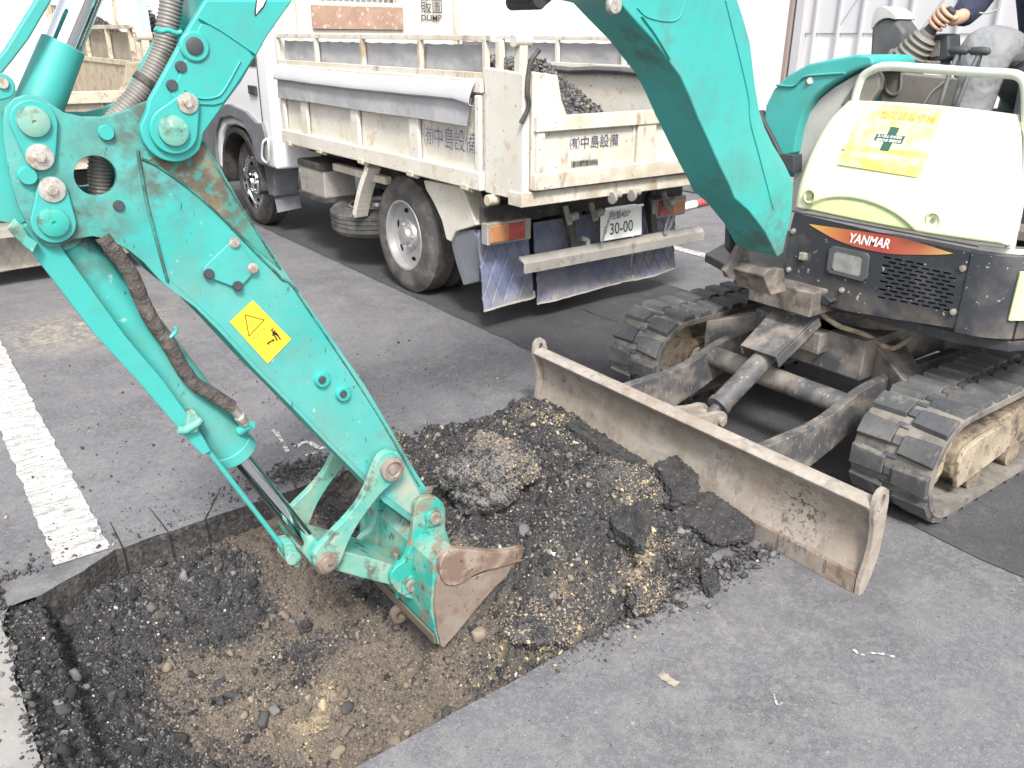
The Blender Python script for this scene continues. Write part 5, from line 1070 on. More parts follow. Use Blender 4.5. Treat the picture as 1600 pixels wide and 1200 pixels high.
M_navy = mat('navy_lettering', (.06, .065, .13), .5, layers=[dict(c=(.35, .33, .30), s=40, lo=.56, hi=.64, a=.7)])
M_cab = mat('cab_white_paint', (.74, .75, .76), .25, coat=.3); M_fend = mat('grey_fender_plastic', (.14, .15, .17), .5, layers=[dict(c=(.26, .26, .26), s=6, lo=.5, hi=.75, a=.6)])
M_winm = mat('dark_window_glass', (.02, .025, .03), .06, spec=.8)
M_tanin = mat('bed_inside_paint', (.46, .38, .28), .75, layers=[dict(c=(.30, .22, .15), s=5, lo=.45, hi=.7, a=.8, d=9), dict(c=(.6, .55, .45), s=9, lo=.55, hi=.7, a=.6)])

def wheel(root, x, y, z, r, wd, side, chrome=False, dual=False, name='wheel', axis=None):
    ax = axis or V((side, 0, 0)); p = V((x, y, z)); b = MB()
    pr = [(r*.60, -.002), (r*.64, .004), (r*.74, .010), (r*.86, .004), (r*.93, -.006), (r*.985, -.03)]
    n_g = 4; wt = wd-.06
    for k in range(n_g):
        h0 = -.03-wt*k/n_g; h1 = -.03-wt*(k+1)/n_g; pr += [(r, h0-.003), (r, h1+.006), (r*.972, h1+.005), (r*.972, h1+.001)]
    pr += [(r*.93, -wd+.006), (r*.80, -wd), (r*.60, -wd+.01)]
    b.lathe(p, ax, pr, 56, close=False); ty = b.build('tyre', M_tyre, root, ang=40)
    b = MB(); m = M_chrome if chrome else M_rim
    b.lathe(p, ax, [(r*.62, -.004), (r*.60, .004), (r*.57, .0), (r*.555, -.045), (r*.50, -.050)], 48, close=False)
    # disc with openings
    c = p+ax*(-.050 if not chrome else -.02); a_, s_, u_ = frame(ax); hs_ = []
    nh = 6
    for k in range(nh):
        t = 2*math.pi*k/nh+.3; hc_ = c+(s_*math.cos(t)+u_*math.sin(t))*r*.42; tt = -s_*math.sin(t)+u_*math.cos(t); rr_ = s_*math.cos(t)+u_*math.sin(t)
        hs_.append([hc_+tt*(r*.085*math.cos(q))+rr_*(r*.042*math.sin(q)) for q in np.linspace(0, 2*math.pi, 11)[:-1]])
    b.prism([c+(s_*math.cos(q)+u_*math.sin(q))*r*.555 for q in np.linspace(0, 2*math.pi, 41)[:-1]], ax*-.006, holes=hs_)
    rm = b.build('rim', m, ty, ang=40)
    b = MB(); b.lathe(p+ax*(-.048 if not chrome else -.02), ax, [(r*.27, 0), (r*.24, .02), (r*.16, .03), (r*.14, .055), (r*.05, .06)], 30); b.build('hub', m, rm, ang=40)
    b = MB()
    for k in range(6):
        t = 2*math.pi*k/6; q = c+(s_*math.cos(t)+u_*math.sin(t))*r*.20; b.cyl(q, q+ax*.035, .009, n=6)
    b.build('wheel_nut', M_bolt, rm)
    b = MB(); b.cyl(p-ax*.07, p-ax*(wd-.01), r*.5, n=30); b.build('wheel_well', M_chas, ty)
    if dual:
        b = MB(); p2 = p-ax*(wd+.03); b.lathe(p2, ax, [(q, h) for q, h in pr], 40); b.build('inner_tyre', M_tyre, root, ang=40)

M_tw2 = mat('shaded_cream_lorry_paint', (.38, .34, .27), .65, layers=[dict(c=(.28, .22, .15), s=5, lo=.44, hi=.64, a=.8, d=10, st=(1, 1, .5)), dict(c=(.18, .12, .08), s=16, lo=.58, hi=.68, a=.8, d=8)])  # cream paint with stains, its colour darkened to carry the lorry's shade
M_rs2 = mat('shaded_stained_rail_paint', (.44, .40, .32), .65, layers=[dict(c=(.26, .18, .12), s=9, lo=.48, hi=.64, a=.8, d=10), dict(c=(.15, .09, .06), s=26, lo=.60, hi=.68, a=.8)])  # rail paint: shade mixed into the cream, rust stains on top
M_sh2 = mat('beige_tarpaulin', (.24, .215, .175), .8, layers=[dict(c=(.16, .14, .115), s=5, lo=.45, hi=.65, a=.7, d=9)], bump=[(7, .6, .03, 3)])
def lorry(dx, dy, label, front=True, text=True, tarp=True, flapm=None, gate_z=1.245, name='dump_lorry', low=True, side_ext=1.61, sheet=M_tarp, PW=None, PR=None, PI_=None):
    PW = PW or M_tw; PR = PR or M_rust; PI_ = PI_ or M_tanin
    D = V((dx, dy, 0)); flapm = flapm or M_flap
    x0, x1, y0, y1 = 2.66+dx, 4.30+dx, 3.45+dy, 6.55+dy
    t = thing(name, (x0+.82, y0+1.5, 0), label, 'lorry')
    def B(c, s, n, m, par=t, bev=.004, rot=None, lab=None): b = MB(); b.box(V(c)+D, s, rot); return b.build(n, m, par, bevel=bev, label=lab)
    # bed floor and cross sills
    bed = B((3.48, 5.0, .875), (1.60, 3.06, .05), 'bed_floor', PR)
    for xx in (3.05, 3.9): B((xx, 5.98, .70), (.07, 4.3, .14), 'chassis_rail', M_chas)
    for k in range(6): B((3.48, 3.75+k*.5, .82), (1.5, .06, .06), 'sill', M_chas, bed)
    # side gates
    for sgn_, xs in ((-1, 2.66), (1, 4.27)):
        X0 = xs; gt = B((X0+.015, 5.17, 1.135), (.022, 2.72, .55), 'side_gate', PW)
        ox = X0-.012 if sgn_ < 0 else X0+.042
        B((ox+.002*sgn_, 5.17, .885), (.050, 2.74, .10), 'bottom_rail', PW, gt, .008)
        B((ox-.004*sgn_, 5.17, 1.375), (.030, 2.72, .07), 'top_rail', PW, gt, .008)
        ys = [PX(x, 200, 2.66).y for x in (482, 560, 652)] if True else []
        for yy in [3.84]+ys+[6.48]:
            B((ox+.004*sgn_, yy, 1.13), (.026, .11 if 3.9 < yy < 6.4 else .05, .40), 'stiffener', PW, gt, .008)
        for yy in (3.95, 4.55, 5.2, 5.85, 6.4): b = MB(); b.box(V((ox-.01*sgn_*-1, yy, .84))+D, (.05, .07, .03)); b.cyl(V((ox, yy-.05, .825))+D, V((ox, yy+.05, .825))+D, .014); b.build('hinge', PR, gt, bevel=.003)
        # extension frame with tarpaulin
        b = MB()
        b.bar(V((X0+.01, 3.74, side_ext))+D, V((X0+.01, 6.55, side_ext))+D, .028, .028); b.bar(V((X0+.01, 3.80, 1.425))+D, V((X0+.01, 6.55, 1.425))+D, .035, .035)
        for px_ in (433, 493, 565, 655, 757):
            yy = PX(px_, 80, 2.66).y; b.bar(V((X0+.01, yy, 1.42))+D, V((X0+.01, yy, side_ext))+D, .03, .03)
        b.build('extension_frame', PR, gt, bevel=.003)
        if tarp:
            b = MB()
            def tp_(u, v):
                yy = 3.82+2.68*u; z = 1.44+(side_ext-.03-1.44)*v; return V((X0+.035-.0*sgn_+.010*fbm(yy*4, z*6, dx, 3)+.006*math.sin(yy*34)*(v**2), yy, z-.006*abs(math.sin(yy*17))*v))+D
            b.grid(tp_, 90, 10, (.003, 0, 0)); b.build('side_tarpaulin', sheet, gt)
            if sgn_ < 0:
                b = MB()
                prof_ = [(.0, 1.408), (-.022, 1.402), (-.045, 1.375), (-.064, 1.335), (-.070, 1.312), (-.060, 1.302), (-.04, 1.305)]
                def rl(u, v):
                    k = v*(len(prof_)-1); i = min(int(k), len(prof_)-2); f_ = k-i; xx = prof_[i][0]*(1-f_)+prof_[i+1][0]*f_; z = prof_[i][1]*(1-f_)+prof_[i+1][1]*f_; yy = 3.86+2.66*u
                    return V((X0+xx+.0025*fbm(yy*3, z*5, 2), yy, z-.008*math.sin(u*math.pi)+.003*fbm(yy*2, 3, 0)-.03*max(0, .06-u)/.06*v))+D
                b.grid(rl, 80, 14, (.004, 0, 0)); b.build('rolled_tarpaulin', M_tarpl, gt)
                b = MB()
                def fl_(u, v):
                    yy = 3.88+2.64*u; z0_ = 1.315; z = z0_-(.145-.07*u*0)*v; return V((X0-.036-.010*v+.006*fbm(yy*4, z*3, 7)*v, yy+.03*(1-u)*v, z-.002*math.sin(yy*4)))+D
                b.grid(fl_, 80, 10, (.003, 0, 0)); b.build('hanging_tarpaulin', M_tarp, gt)
            elif text:
                b = MB(); b.tube([V((X0-.02, 3.85+.28*k, 1.40-.010*math.sin(k*1.9)))+D for k in range(10)], .035, 12, flat=.7); b.build('rolled_tarpaulin', M_dkgrey, gt)
        B((X0+.012, 5.05, 1.12), (.004, 2.9, .5), 'inner_lining', PI_, gt, 0) if 0 else None
        # rear pillar
        b = MB(); xo = X0-.012 if sgn_ < 0 else X0
        ypl = [(3.455, .83), (3.79, .83), (3.79, 1.36), (3.805, 1.45), (3.80, 1.47), (3.46, 1.45)]
        b.prism([V((xo, y, z))+D for y, z in ypl], (.045, 0, 0)); pi = b.build('rear_pillar', PW, t, bevel=.006)
        b = MB(); b.bar(V((X0+.02, 3.52, 1.44))+D, V((X0+.02, 3.52, 1.60))+D, .05, .05); b.cyl(V((X0-.03, 3.52, 1.60))+D, V((X0+.07, 3.52, 1.60))+D, .033, n=18); b.build('gate_hinge_post', PR, pi, bevel=.005)
        b = MB(); b.bar(V((X0+.02, 3.70, 1.44))+D, V((X0+.02, 3.70, 1.60))+D, .04, .03); b.build('extension_post', PR, pi, bevel=.005)
        if sgn_ < 0:
            b = MB(); b.cyl(V((X0-.05, 3.72, .80))+D, V((X0+.02, 3.72, .80))+D, .03); b.bar(V((X0, 3.72, .80))+D, V((X0, 3.69, .88))+D, .03, .03); b.build('latch', PR, pi, bevel=.004)
            b = MB(); b.tube(spline([V((X0+.07, 3.44, 1.56))+D, V((X0+.02, 3.445, 1.50))+D, V((X0-.0, 3.44, 1.38))+D, V((X0+.01, 3.44, 1.30))+D, V((X0-.03, 3.45, 1.22))+D], 6), .012); b.build('rope', M_chas, pi)
    # tailgate
    YT = 3.45
    tg = [(2.70, .885), (2.70, 1.46), (2.86, 1.44), (2.89, 1.32), (2.93, gate_z), (4.07, gate_z), (4.11, 1.32), (4.14, 1.44), (4.28, 1.46), (4.28, .885)]
    if not low: tg = [(2.70, .885), (2.70, gate_z), (4.28, gate_z), (4.28, .885)]
    b = MB(); b.prism([V((x, YT, z))+D for x, z in tg], (0, .035, 0)); tgo = b.build('tailgate', PR if text else PW, t, bevel=.004)
    B((3.49, YT-.016, gate_z-.035), (1.56, .032, .075), 'top_rail', PR, tgo, .006); B((3.49, YT-.018, .925), (1.58, .036, .085), 'bottom_rail', PR, tgo, .006)
    for xx, ww in ((2.745, .05), (3.50, .14), (4.235, .05)): B((xx, YT-.012, 1.08), (ww, .024, .26), 'stiffener', PR, tgo, .005)
    for xx in (3.41, 3.95): B((xx, YT-.006, 1.08), (.012, .014, .26), 'stiffener', PW, tgo, .003)
    B((3.47, YT+.06, .835), (1.66, .12, .075), 'rear_sill', PR, bed, .006)
    for xx in (3.30, 3.45, 3.98, 4.12):
        b = MB(); b.cyl(V((xx-.04, YT-.0, .80))+D, V((xx+.04, YT-.0, .80))+D, .02); b.cyl(V((xx-.045, YT-.02, .79))+D, V((xx-.03, YT-.02, .79))+D, .034, n=14); b.bar(V((xx, YT+.02, .86))+D, V((xx, YT-.0, .77))+D, .02, .035); b.build('gate_latch', M_alu, tgo, bevel=.003)
    # rear lamps, bumper bar, plate, flaps
    YR = 3.76
    B((3.46, YR+.10, .69), (1.50, .08, .10), 'rear_crossmember', M_chas, t)
    for xs, sgn_ in ((2.795, 1), (4.09, -1)):
        lb = B((xs, YR+.03, .600), (.31, .06, .125), 'tail_lamp', M_alu, t, .008)
        B((xs-.075*sgn_-.0, YR-.004, .600), (.125, .02, .095), 'amber_lens', M_amber, lb, .006); B((xs+.045*sgn_, YR-.004, .600), (.115, .02, .095), 'red_lens', M_redl, lb, .006)
        B((xs, YR+.06, .70), (.30, .05, .10), 'lamp_bracket', M_chas, lb)
    b = MB(); x_a, x_b = 2.83, 4.34
    b.prism([V((x_a, YR-.10+yy, z))+D for yy, z in ((0, .43), (.05, .46), (.062, .46), (.06, .445), (.014, .425), (.012, .375), (.0, .37))], (x_b-x_a, 0, 0)); bu = b.build('bumper_bar', M_alu, t, bevel=.003)
    for xx in (3.24, 3.92): b = MB(); b.prism([V((xx, YR-.04, .42))+D, V((xx, YR+.03, .68))+D, V((xx, YR+.09, .68))+D, V((xx, YR+.0, .42))+D], (.05, 0, 0)); b.build('bumper_bracket', M_chas, bu, bevel=.004)
    pl_ = B((3.605, YR-.06, .560), (.345, .008, .175), 'number_plate', M_plate if text else M_alu, t, .003, Matrix.Rotation(R_(-5), 3, 'X'))
    if text:
        text_mesh('佐賀400*', (3.505, YR-.070, .600), (1, 0, .02), (0, .08, 1), .052, 'lettering', M_pgrn, pl_, squeeze=.82, bold=.006)
        text_mesh('る', (3.445, YR-.068, .520), (1, 0, .02), (0, .08, 1), .05, 'lettering', M_pgrn, pl_, squeeze=.8)
        text_mesh('30-00', (3.50, YR-.069, .505), (1, 0, .02), (0, .08, 1), .098, 'lettering', M_pgrn, pl_, squeeze=.88, bold=.012)
    for xx in (3.20, 3.40, 4.02):
        b = MB(); b.tube(spline([V((xx, YR, .70))+D, V((xx, YR-.03, .64))+D, V((xx, YR-.05, .60))+D], 4), .018); b.cyl(V((xx-.02, YR-.07, .645))+D, V((xx+.03, YR-.07, .655))+D, .024, n=16); b.build('hook', M_alu, t)
    b = MB(); b.tube(spline([V((3.32, YR-.02, .50))+D, V((3.36, YR-.03, .48))+D, V((3.35, YR-.03, .43))+D, V((3.30, YR-.02, .42))+D, V((3.27, YR-.02, .44))+D], 5), .016); b.build('tow_hook', M_alu, t)
    def chain(pts, nm='chain'):
        P = spline([V(p)+D for p in pts], 7); b = MB()
        for i in range(len(P)-1):
            c_, d_ = P[i].lerp(P[i+1], .5), (P[i+1]-P[i]); a_, s_, u_ = frame(d_); s_ = s_ if i % 2 else u_
            L_ = d_.length*.72; ring = [c_+a_*(L_*math.cos(q))+s_*(.007*math.sin(q)) for q in np.linspace(0, 2*math.pi, 9)]
            b.tube(ring, .0022, 5, cap=False)
        b.build(nm, M_alu, t)
    chain([(3.50, YR-.08, .65), (3.45, YR-.09, .55), (3.42, YR-.09, .46), (3.40, YR-.09, .42)]); chain([(4.02, YR-.08, .62), (3.97, YR-.09, .50), (3.98, YR-.09, .45), (4.04, YR-.09, .56)])
    for xa, xb, zb in ((2.66, 3.02, .145), (3.06, 3.86, .115), (3.88, 4.27, .13)):
        b = MB()
        def ff(u, v):
            x = xa+(xb-xa)*u; z = .60-(.60-zb)*v; q = 9.0; a1 = (x*1.2+z*.62)*q; a2 = (x*1.2-z*.62)*q
            gro = max(0, 1-abs((a1 % 1)-.5)*16)+max(0, 1-abs((a2 % 1)-.5)*16)
            return V((x+.012*math.sin(u*5+v*3)*v, YR+.12-.05*v+.03*fbm(x*3, z*3, dx, 3)*v+.008*min(gro, 1), z+.02*v*(u-.5)))+D
        b.grid(ff, 90, 110, (0, .008, 0)); fo = b.build('mud_flap', flapm, t, ang=60)
        pts = [ff(0, .995)+V((0, -.004, 0))]+[ff(u/20, .985)+V((0, -.004, 0)) for u in range(21)]+[ff(1, .9)+V((0, -.004, 0))]
        b = MB(); b.tube(pts, .008, 8, flat=.6); b.build('flap_hem', M_flapb, fo)
    # wheels, guards
    wheel(t, 2.73+dx, 4.86+dy, .385, .385, .20, -1, dual=True); wheel(t, 4.23+dx, 4.86+dy, .385, .385, .20, 1, dual=True)
    wheel(t, 2.72+dx, 7.56+dy, .385, .385, .20, -1, chrome=True); wheel(t, 4.24+dx, 7.56+dy, .385, .385, .20, 1, chrome=True)
    b = MB(); b.cyl(V((2.9, 4.86, .385))+D, V((4.1, 4.86, .385))+D, .07); b.cyl(V((3.3, 4.86, .385))+D, V((3.7, 4.86, .385))+D, .16); b.build('rear_axle', M_chas, t)
    b = MB()
    for pts in (((2.70, 5.18, .80), (2.69, 5.30, .62), (2.69, 5.40, .44)), ):
        P = spline([V(p)+D for p in pts], 5)
        for i in range(len(P)-1): b.bar(P[i], P[i+1], .05, .10, XA)
    b.build('front_guard', PW, t, bevel=.004)
    b = MB(); b.prism([PX(x, y, 2.70)+D for x, y in ((661, 281), (690, 286), (722, 292), (740, 340), (745, 352), (712, 362), (704, 378), (697, 374), (690, 345), (678, 318), (665, 296))], (.12, 0, 0)); b.build('rear_guard', PW, t, bevel=.008)
    b = MB(); b.prism([PX(x, y, 2.72)+D for x, y in ((703, 372), (716, 362), (740, 358), (748, 380), (748, 440), (724, 446), (712, 410))], (.20, 0, 0)); b.build('guard_extension', M_fend, t, bevel=.006)
    # battery box, spare wheel
    bb = B((2.80, 6.14, .585), (.26, .44, .21), 'battery_box', M_alu, t, .01); B((2.80, 6.14, .705), (.28, .46, .05), 'lid', M_chas, bb, .008); B((2.80, 6.14, .465), (.30, .48, .04), 'tray', M_chas, bb)
    wheel(t, 2.98+dx, 5.66+dy, .46, .365, .19, -1, axis=V((-.05, 0, 1)).normalized()); B((3.0, 5.55, .60), (.08, .5, .06), 'spare_carrier', M_chas, t); B((2.74, 5.45, .72), (.05, .8, .05), 'guard_stay', PR, t)
    b = MB(); b.cyl(V((3.3, 5.2, .55))+D, V((3.3, 6.4, .55))+D, .07); b.cyl(V((3.62, 4.2, .62))+D, V((3.62, 6.9, .55))+D, .05); b.build('prop_shaft', M_chas, t)
    B((3.50, 5.3, .62), (.5, .8, .2), 'tipping_frame', M_chas, t)
    # headboard
    hb = MB(); hb.prism([V((x, 6.56, z))+D for x, z in ((2.66, .86), (4.30, .86), (4.30, 2.25), (2.66, 2.25))], (0, .04, 0), holes=[[V((x, 6.56, z))+D for x, z in ((3.02, 1.86), (3.72, 1.86), (3.72, 1.96), (3.02, 1.96))]])
    hbo = hb.build('headboard', M_tw, t, bevel=.004)
    B((3.36, 6.548, 1.745), (.80, .02, .17), 'headboard_panel', M_rdk, hbo, .003); B((4.28, 6.545, 1.9), (.05, .03, .7), 'headboard_post', PR, hbo, .004); B((2.80, 6.545, 1.75), (.05, .03, .4), 'headboard_post', PR, hbo, .004)
    for k in range(14): B((3.05+k*.05, 6.58, 1.91), (.008, .01, .10), 'bar', PR, hbo, 0)
    if text:
        text_mesh('販圖', (3.93, 6.545, 1.80), (1, 0, 0), ZA, .12, 'lettering', M_ink, hbo, squeeze=.9); text_mesh('DUMP', (3.93, 6.545, 1.735), (1, 0, 0), ZA, .062, 'lettering', M_ink, hbo, squeeze=1.2, bold=.02)
        yy0 = PX(673, 226, 2.645).y
        text_mesh('㈲中島設備', (2.638, 4.40, 1.035), (0, -1, 0), (0, 0, 1), .128, 'lettering', M_navy, t, squeeze=.86, bold=.0, depth=.003)
        text_mesh('㈲中島設備', (2.95, YT-.003, 1.075), (1, 0, 0), ZA, .072, 'lettering', M_navy, tgo, squeeze=.98, bold=.0)
        q_ = MB(); q_.box((3.06, YT-.003, .995), (.19, .002, .032)); pk = q_.build('load_plate', M_alu, tgo); text_mesh('最大積載量3000㎏', (2.972, YT-.006, .984), (1, 0, 0), ZA, .030, 'lettering', M_ink, pk, squeeze=.76, bold=.01)
    # cab
    yc0 = 6.70
    cabp = [(yc0, .60), (yc0, 2.10), (8.15, 2.12), (8.42, 1.45), (8.55, 1.30), (8.58, .45), (8.05, .45), (8.02, .62), (7.93, .78), (7.78, .86), (7.56, .88), (7.34, .86), (7.18, .77), (7.10, .60)]
    b = MB(); b.prism([V((2.62, y, z))+D for y, z in cabp], (1.72, 0, 0)); cb = b.build('cab', M_cab, t, bevel=.03, seg=3)
    for xx, s_ in ((2.612, -1), (4.34, 1)):
        b = MB(); b.prism([V((xx, y, z))+D for y, z in ((6.92, 1.38), (6.92, 1.98), (8.02, 1.98), (8.22, 1.45), (8.15, 1.38))], (.008, 0, 0)); b.build('door_window', M_winm, cb, bevel=.003)
        b = MB(); b.prism([V((xx-.02, y, z))+D for y, z in ((6.98, .62), (7.08, .64), (7.13, .80), (7.28, .93), (7.56, .96), (7.86, .92), (8.02, .80), (8.10, .62), (8.10, .46), (8.6, .46), (8.6, .74), (8.2, .86), (8.05, 1.0), (7.6, 1.06), (7.2, 1.02), (7.0, .95), (6.86, .95), (6.82, .86), (6.84, .62))], (.035, 0, 0)); b.build('wheel_arch', M_fend, cb, bevel=.008)
        b = MB(); ring = [V((xx+.012*(1 if s_ < 0 else -1), 7.58+.47*math.cos(R_(a)), .42+.44*math.sin(R_(a))))+D for a in range(-12, 193, 9)]+[V((xx+.012*(1 if s_ < 0 else -1), 7.58+.43*math.cos(R_(a)), .42+.40*math.sin(R_(a))))+D for a in range(192, -13, -9)]
        b.prism(ring, (-.32*s_, 0, 0)); b.box(V((xx-.34*s_, 7.58, .62))+D, (.02, .95, .55)); b.build('arch_shade_liner', M_chas, cb)  # dark liner and box added to put shade into the wheel arch opening
        b = MB(); b.box(V((xx-.006, 7.02, 1.20))+D, (.02, .16, .07)); b.build('door_handle', M_chas, cb, bevel=.006)
        b = MB(); b.tube([V((xx-.003, 6.88, z))+D for z in (.96, 1.4, 2.0)], .004, 6); b.build('door_seam', M_chas, cb)
    b = MB(); b.prism([V((2.74, 8.20, 2.0))+D, V((4.22, 8.20, 2.0))+D, V((4.22, 8.42, 1.46))+D, V((2.74, 8.42, 1.46))+D], (0, .012, .004)); b.build('windscreen', M_winm, cb)
    b = MB(); b.tube(spline([V((2.60, 6.80, .84))+D, V((2.57, 6.82, .80))+D, V((2.57, 6.86, .68))+D, V((2.58, 6.76, .66))+D, V((2.58, 6.72, .80))+D, V((2.60, 6.78, .84))+D], 5), .010); b.build('hand_loop', M_rail, cb)
    for xx in (2.70, 4.06):
        b = MB(); b.prism([V((xx, 7.10, .62))+D, V((xx+.22, 7.10, .62))+D, V((xx+.22, 6.98, .22))+D, V((xx, 6.98, .20))+D], (0, .012, 0)); b.build('front_mud_flap', M_fend, t, bevel=.003)
        b = MB(); b.prism([V((xx-.02, y, z))+D for y, z in ((6.98, .93), (7.12, .80), (7.16, .60), (7.10, .34), (6.98, .34), (6.90, .60))], (.22, 0, 0)); b.build('wheel_guard', M_fend, t, bevel=.01)
    return t

lorry(0, 0, 'white dump lorry with grey side sheets, blue mud flaps and a load of black rubble')
lorry(-2.68, 2.68, 'cream dump lorry with beige quilted mud flaps at the left edge, loaded with yellow sand', text=False, flapm=M_flapb, side_ext=1.66, gate_z=1.275, sheet=M_sh2, PW=M_tw2, PR=M_rs2, PI_=M_tw2)
lorry(-1.06, 7.15, 'dump lorry parked farthest back at upper left, heaped with dark earth', text=False, flapm=M_flapb, side_ext=1.62, sheet=M_sh2, PW=M_tw2, PR=M_rs2)

def load(name, label, x0, x1, y0, y1, hfun, pal, n, seed):
    gx_, gy_ = np.meshgrid(np.linspace(x0, x1, 70), np.linspace(y0, y1, 120), indexing='xy'); z = hfun(gx_, gy_)+.02*nfb(gx_, gy_, 14, seed)
    id_ = np.arange(70*120).reshape(120, 70); fq_ = np.stack([id_[:-1, :-1], id_[:-1, 1:], id_[1:, 1:], id_[1:, :-1]], -1).reshape(-1, 4)
    vv = np.stack([gx_, gy_, z], -1).reshape(-1, 3); c0_ = np.array(PAL[pal[0]])
    tri = np.concatenate([fq_[:, [0, 1, 2]], fq_[:, [0, 2, 3]]])
    x = rng.uniform(x0+.01, x1-.02, n); y = y0+.004+(y1-y0-.03)*rng.random(n)**1.5; zz = hfun(x, y); s = np.minimum(.007*(1-rng.random(n)*.97)**(-.4), .024)
    cc = np.array([PAL[p] for p in pal])[rng.integers(0, len(pal), n)]
    v2, f2, c2 = lumps(x, y, zz+s*.3, s, cc, T0, F0)
    V_, F_, C_ = gather([(vv, tri, np.repeat(c0_[None], len(vv), 0)), (v2, f2, c2)])
    o = mesh_np(name, V_, F_, C_, M_chunk); tag(o, label, kind='stuff')
def h1(x, y): return np.maximum(.92, np.minimum(1.515+.04*nfb(x, y, 5, 1), 1.50-.62*np.maximum(0, x-3.10)-.36*(1-sst(3.44, 3.90, y))-.30*sst(4.6, 5.6, y)+.05*nfb(x, y, 4, 2)))
load('asphalt_load', 'black crushed asphalt heaped in the bed of the white dump lorry', 2.70, 4.25, 3.49, 6.54, h1, ['dark', 'dark', 'grey', 'grey', 'black', 'tan'], 24000, 1)
ox = -2.68
def h2(x, y): return 1.24+.05*nfb(x, y, 3, 2)+.05*(x*0)
PAL['ochre'] = (.42, .28, .14)
load('sand_load', 'yellow sand filling the bed of the cream dump lorry at the left edge', ox+2.70, ox+3.9, 6.16, 9.15, lambda x, y: 1.36-.40*sst(ox+3.2, ox+4.1, x)+.04*nfb(x, y, 3, 2), ['sand', 'ochre', 'tan'], 3000, 2)
def h3(x, y): return .98+.86*np.exp(-((x-2.40)/.80)**2-((y-12.0)/1.3)**2)
load('earth_load', 'dark brown earth heaped high in the bed of the farthest dump lorry', 1.66, 3.16, 10.66, 13.66, h3, ['dark', 'brown', 'black'], 9000, 3)

# ================================================================ BACKGROUND
M_wall = mat('white_wall_paint', (.82, .82, .82), .7, layers=[dict(c=(.74, .74, .73), s=1.5, lo=.4, hi=.7, a=.5)])
M_wall2 = mat('translucent_sheeting', (.80, .80, .805), .5, layers=[dict(c=(.72, .72, .72), s=3, lo=.4, hi=.7, a=.6)])
M_lil = mat('grey_sheeting', (.55, .545, .56), .5); M_stl = mat('grey_frame_steel', (.44, .435, .45), .5); M_brown = mat('brown_post', (.28, .22, .20), .6)
# long white building behind the lorry
bl = thing('white_building', (12.0, 9.0, 0), 'long white building standing behind the lorries', 'building')
b = MB(); b.box((12.2, 12.0, 2.5), (.3, 22.0, 5.0)); b.build('wall', M_wall, bl)
for k in range(6):
    b = MB(); b.box((12.03, 4.0+k*3.2, 3.4), (.05, 1.5, 1.0)); wn = b.build('window', M_winm, bl, bevel=.01)
b = MB(); b.box((12.0, 12.0, 5.08), (1.0, 22.6, .16)); b.build('roof_edge', M_stl, bl, bevel=.02)
# ribbed sheet building right behind the excavator
sh_x = 8.2
y_e = PX(1238, 60, sh_x).y
sd_ = thing('ribbed_shed', (sh_x, y_e-4, 0), 'pale ribbed sheet shed with a grey upper band behind the operator', 'shed')
b = MB(); b.box((sh_x+.1, y_e-4.5, 1.0), (.1, 9.0, 2.0)); b.box((sh_x+4, y_e-.05, 1.9), (8., .1, 3.8)); b.build('wall', M_wall2, sd_)
zb = PX(1400, 46, sh_x).z
b = MB(); b.box((sh_x+.1, y_e-4.5, 1.0+zb/2+1.1), (.1, 9.0, 2.2)) if 0 else b.box((sh_x+.1, y_e-4.5, (2.0+3.8)/2), (.1, 9.0, 1.8)); b.build('wall_upper', M_wall2, sd_)
b = MB(); z0_ = PX(1400, 52, sh_x).z; b.box((sh_x+.04, y_e-4.5, z0_+.9), (.02, 8.9, 1.8)); b.build('upper_band', M_lil, sd_)
ys_ = []
for px_ in (1252, 1275, 1312, 1348, 1392, 1424, 1500, 1560, 1620):
    yy = PX(px_, 20, sh_x).y; b = MB(); b.box((sh_x+.02, yy, 1.9), (.05, .022, 3.8)); b.build('rib', M_stl, sd_)
b = MB(); b.box((sh_x-.0, y_e+.03, 1.9), (.10, .05, 3.8)); b.build('corner_post', M_brown, sd_, bevel=.005)
b = MB(); b.box((sh_x-.0, y_e-.08, 1.9), (.08, .10, 3.8)); b.build('corner_trim', M_stl, sd_, bevel=.005)
b = MB(); b.box((sh_x+4, y_e-4.5, 3.86), (8.6, 9.4, .12)); b.build('roof', M_stl, sd_, bevel=.02)
for k in range(5):
    yy = y_e-.5-k*.9; b = MB(); b.bar((sh_x+.025, yy, z0_+.02), (sh_x+.025, yy-.5, z0_+.8), .012, .012); b.build('brace', M_stl, sd_)
# low white kerb wall behind the boom foot
b = MB(); b.box((7.4, 3.2, .10), (.15, 10, .2)); o = b.build('kerb_wall', M_conc, bevel=.02); tag(o, 'low concrete kerb running in front of the white building', 'kerb')
# red and white marker bar on the ground behind the lorry
t = thing('marker_bar', PZ(1085, 326), 'red and white marker bar lying on the asphalt past the lorry tail lamp', 'marker bar')
for k in range(4):
    b = MB(); p = PZ(1085, 325)+V((-.6+.3*k, -.1+.05*k, .04)); b.cyl(p, p+V((.3, .05, 0)), .04, n=14); b.build('band', M_redl if k % 2 == 0 else M_white, t)
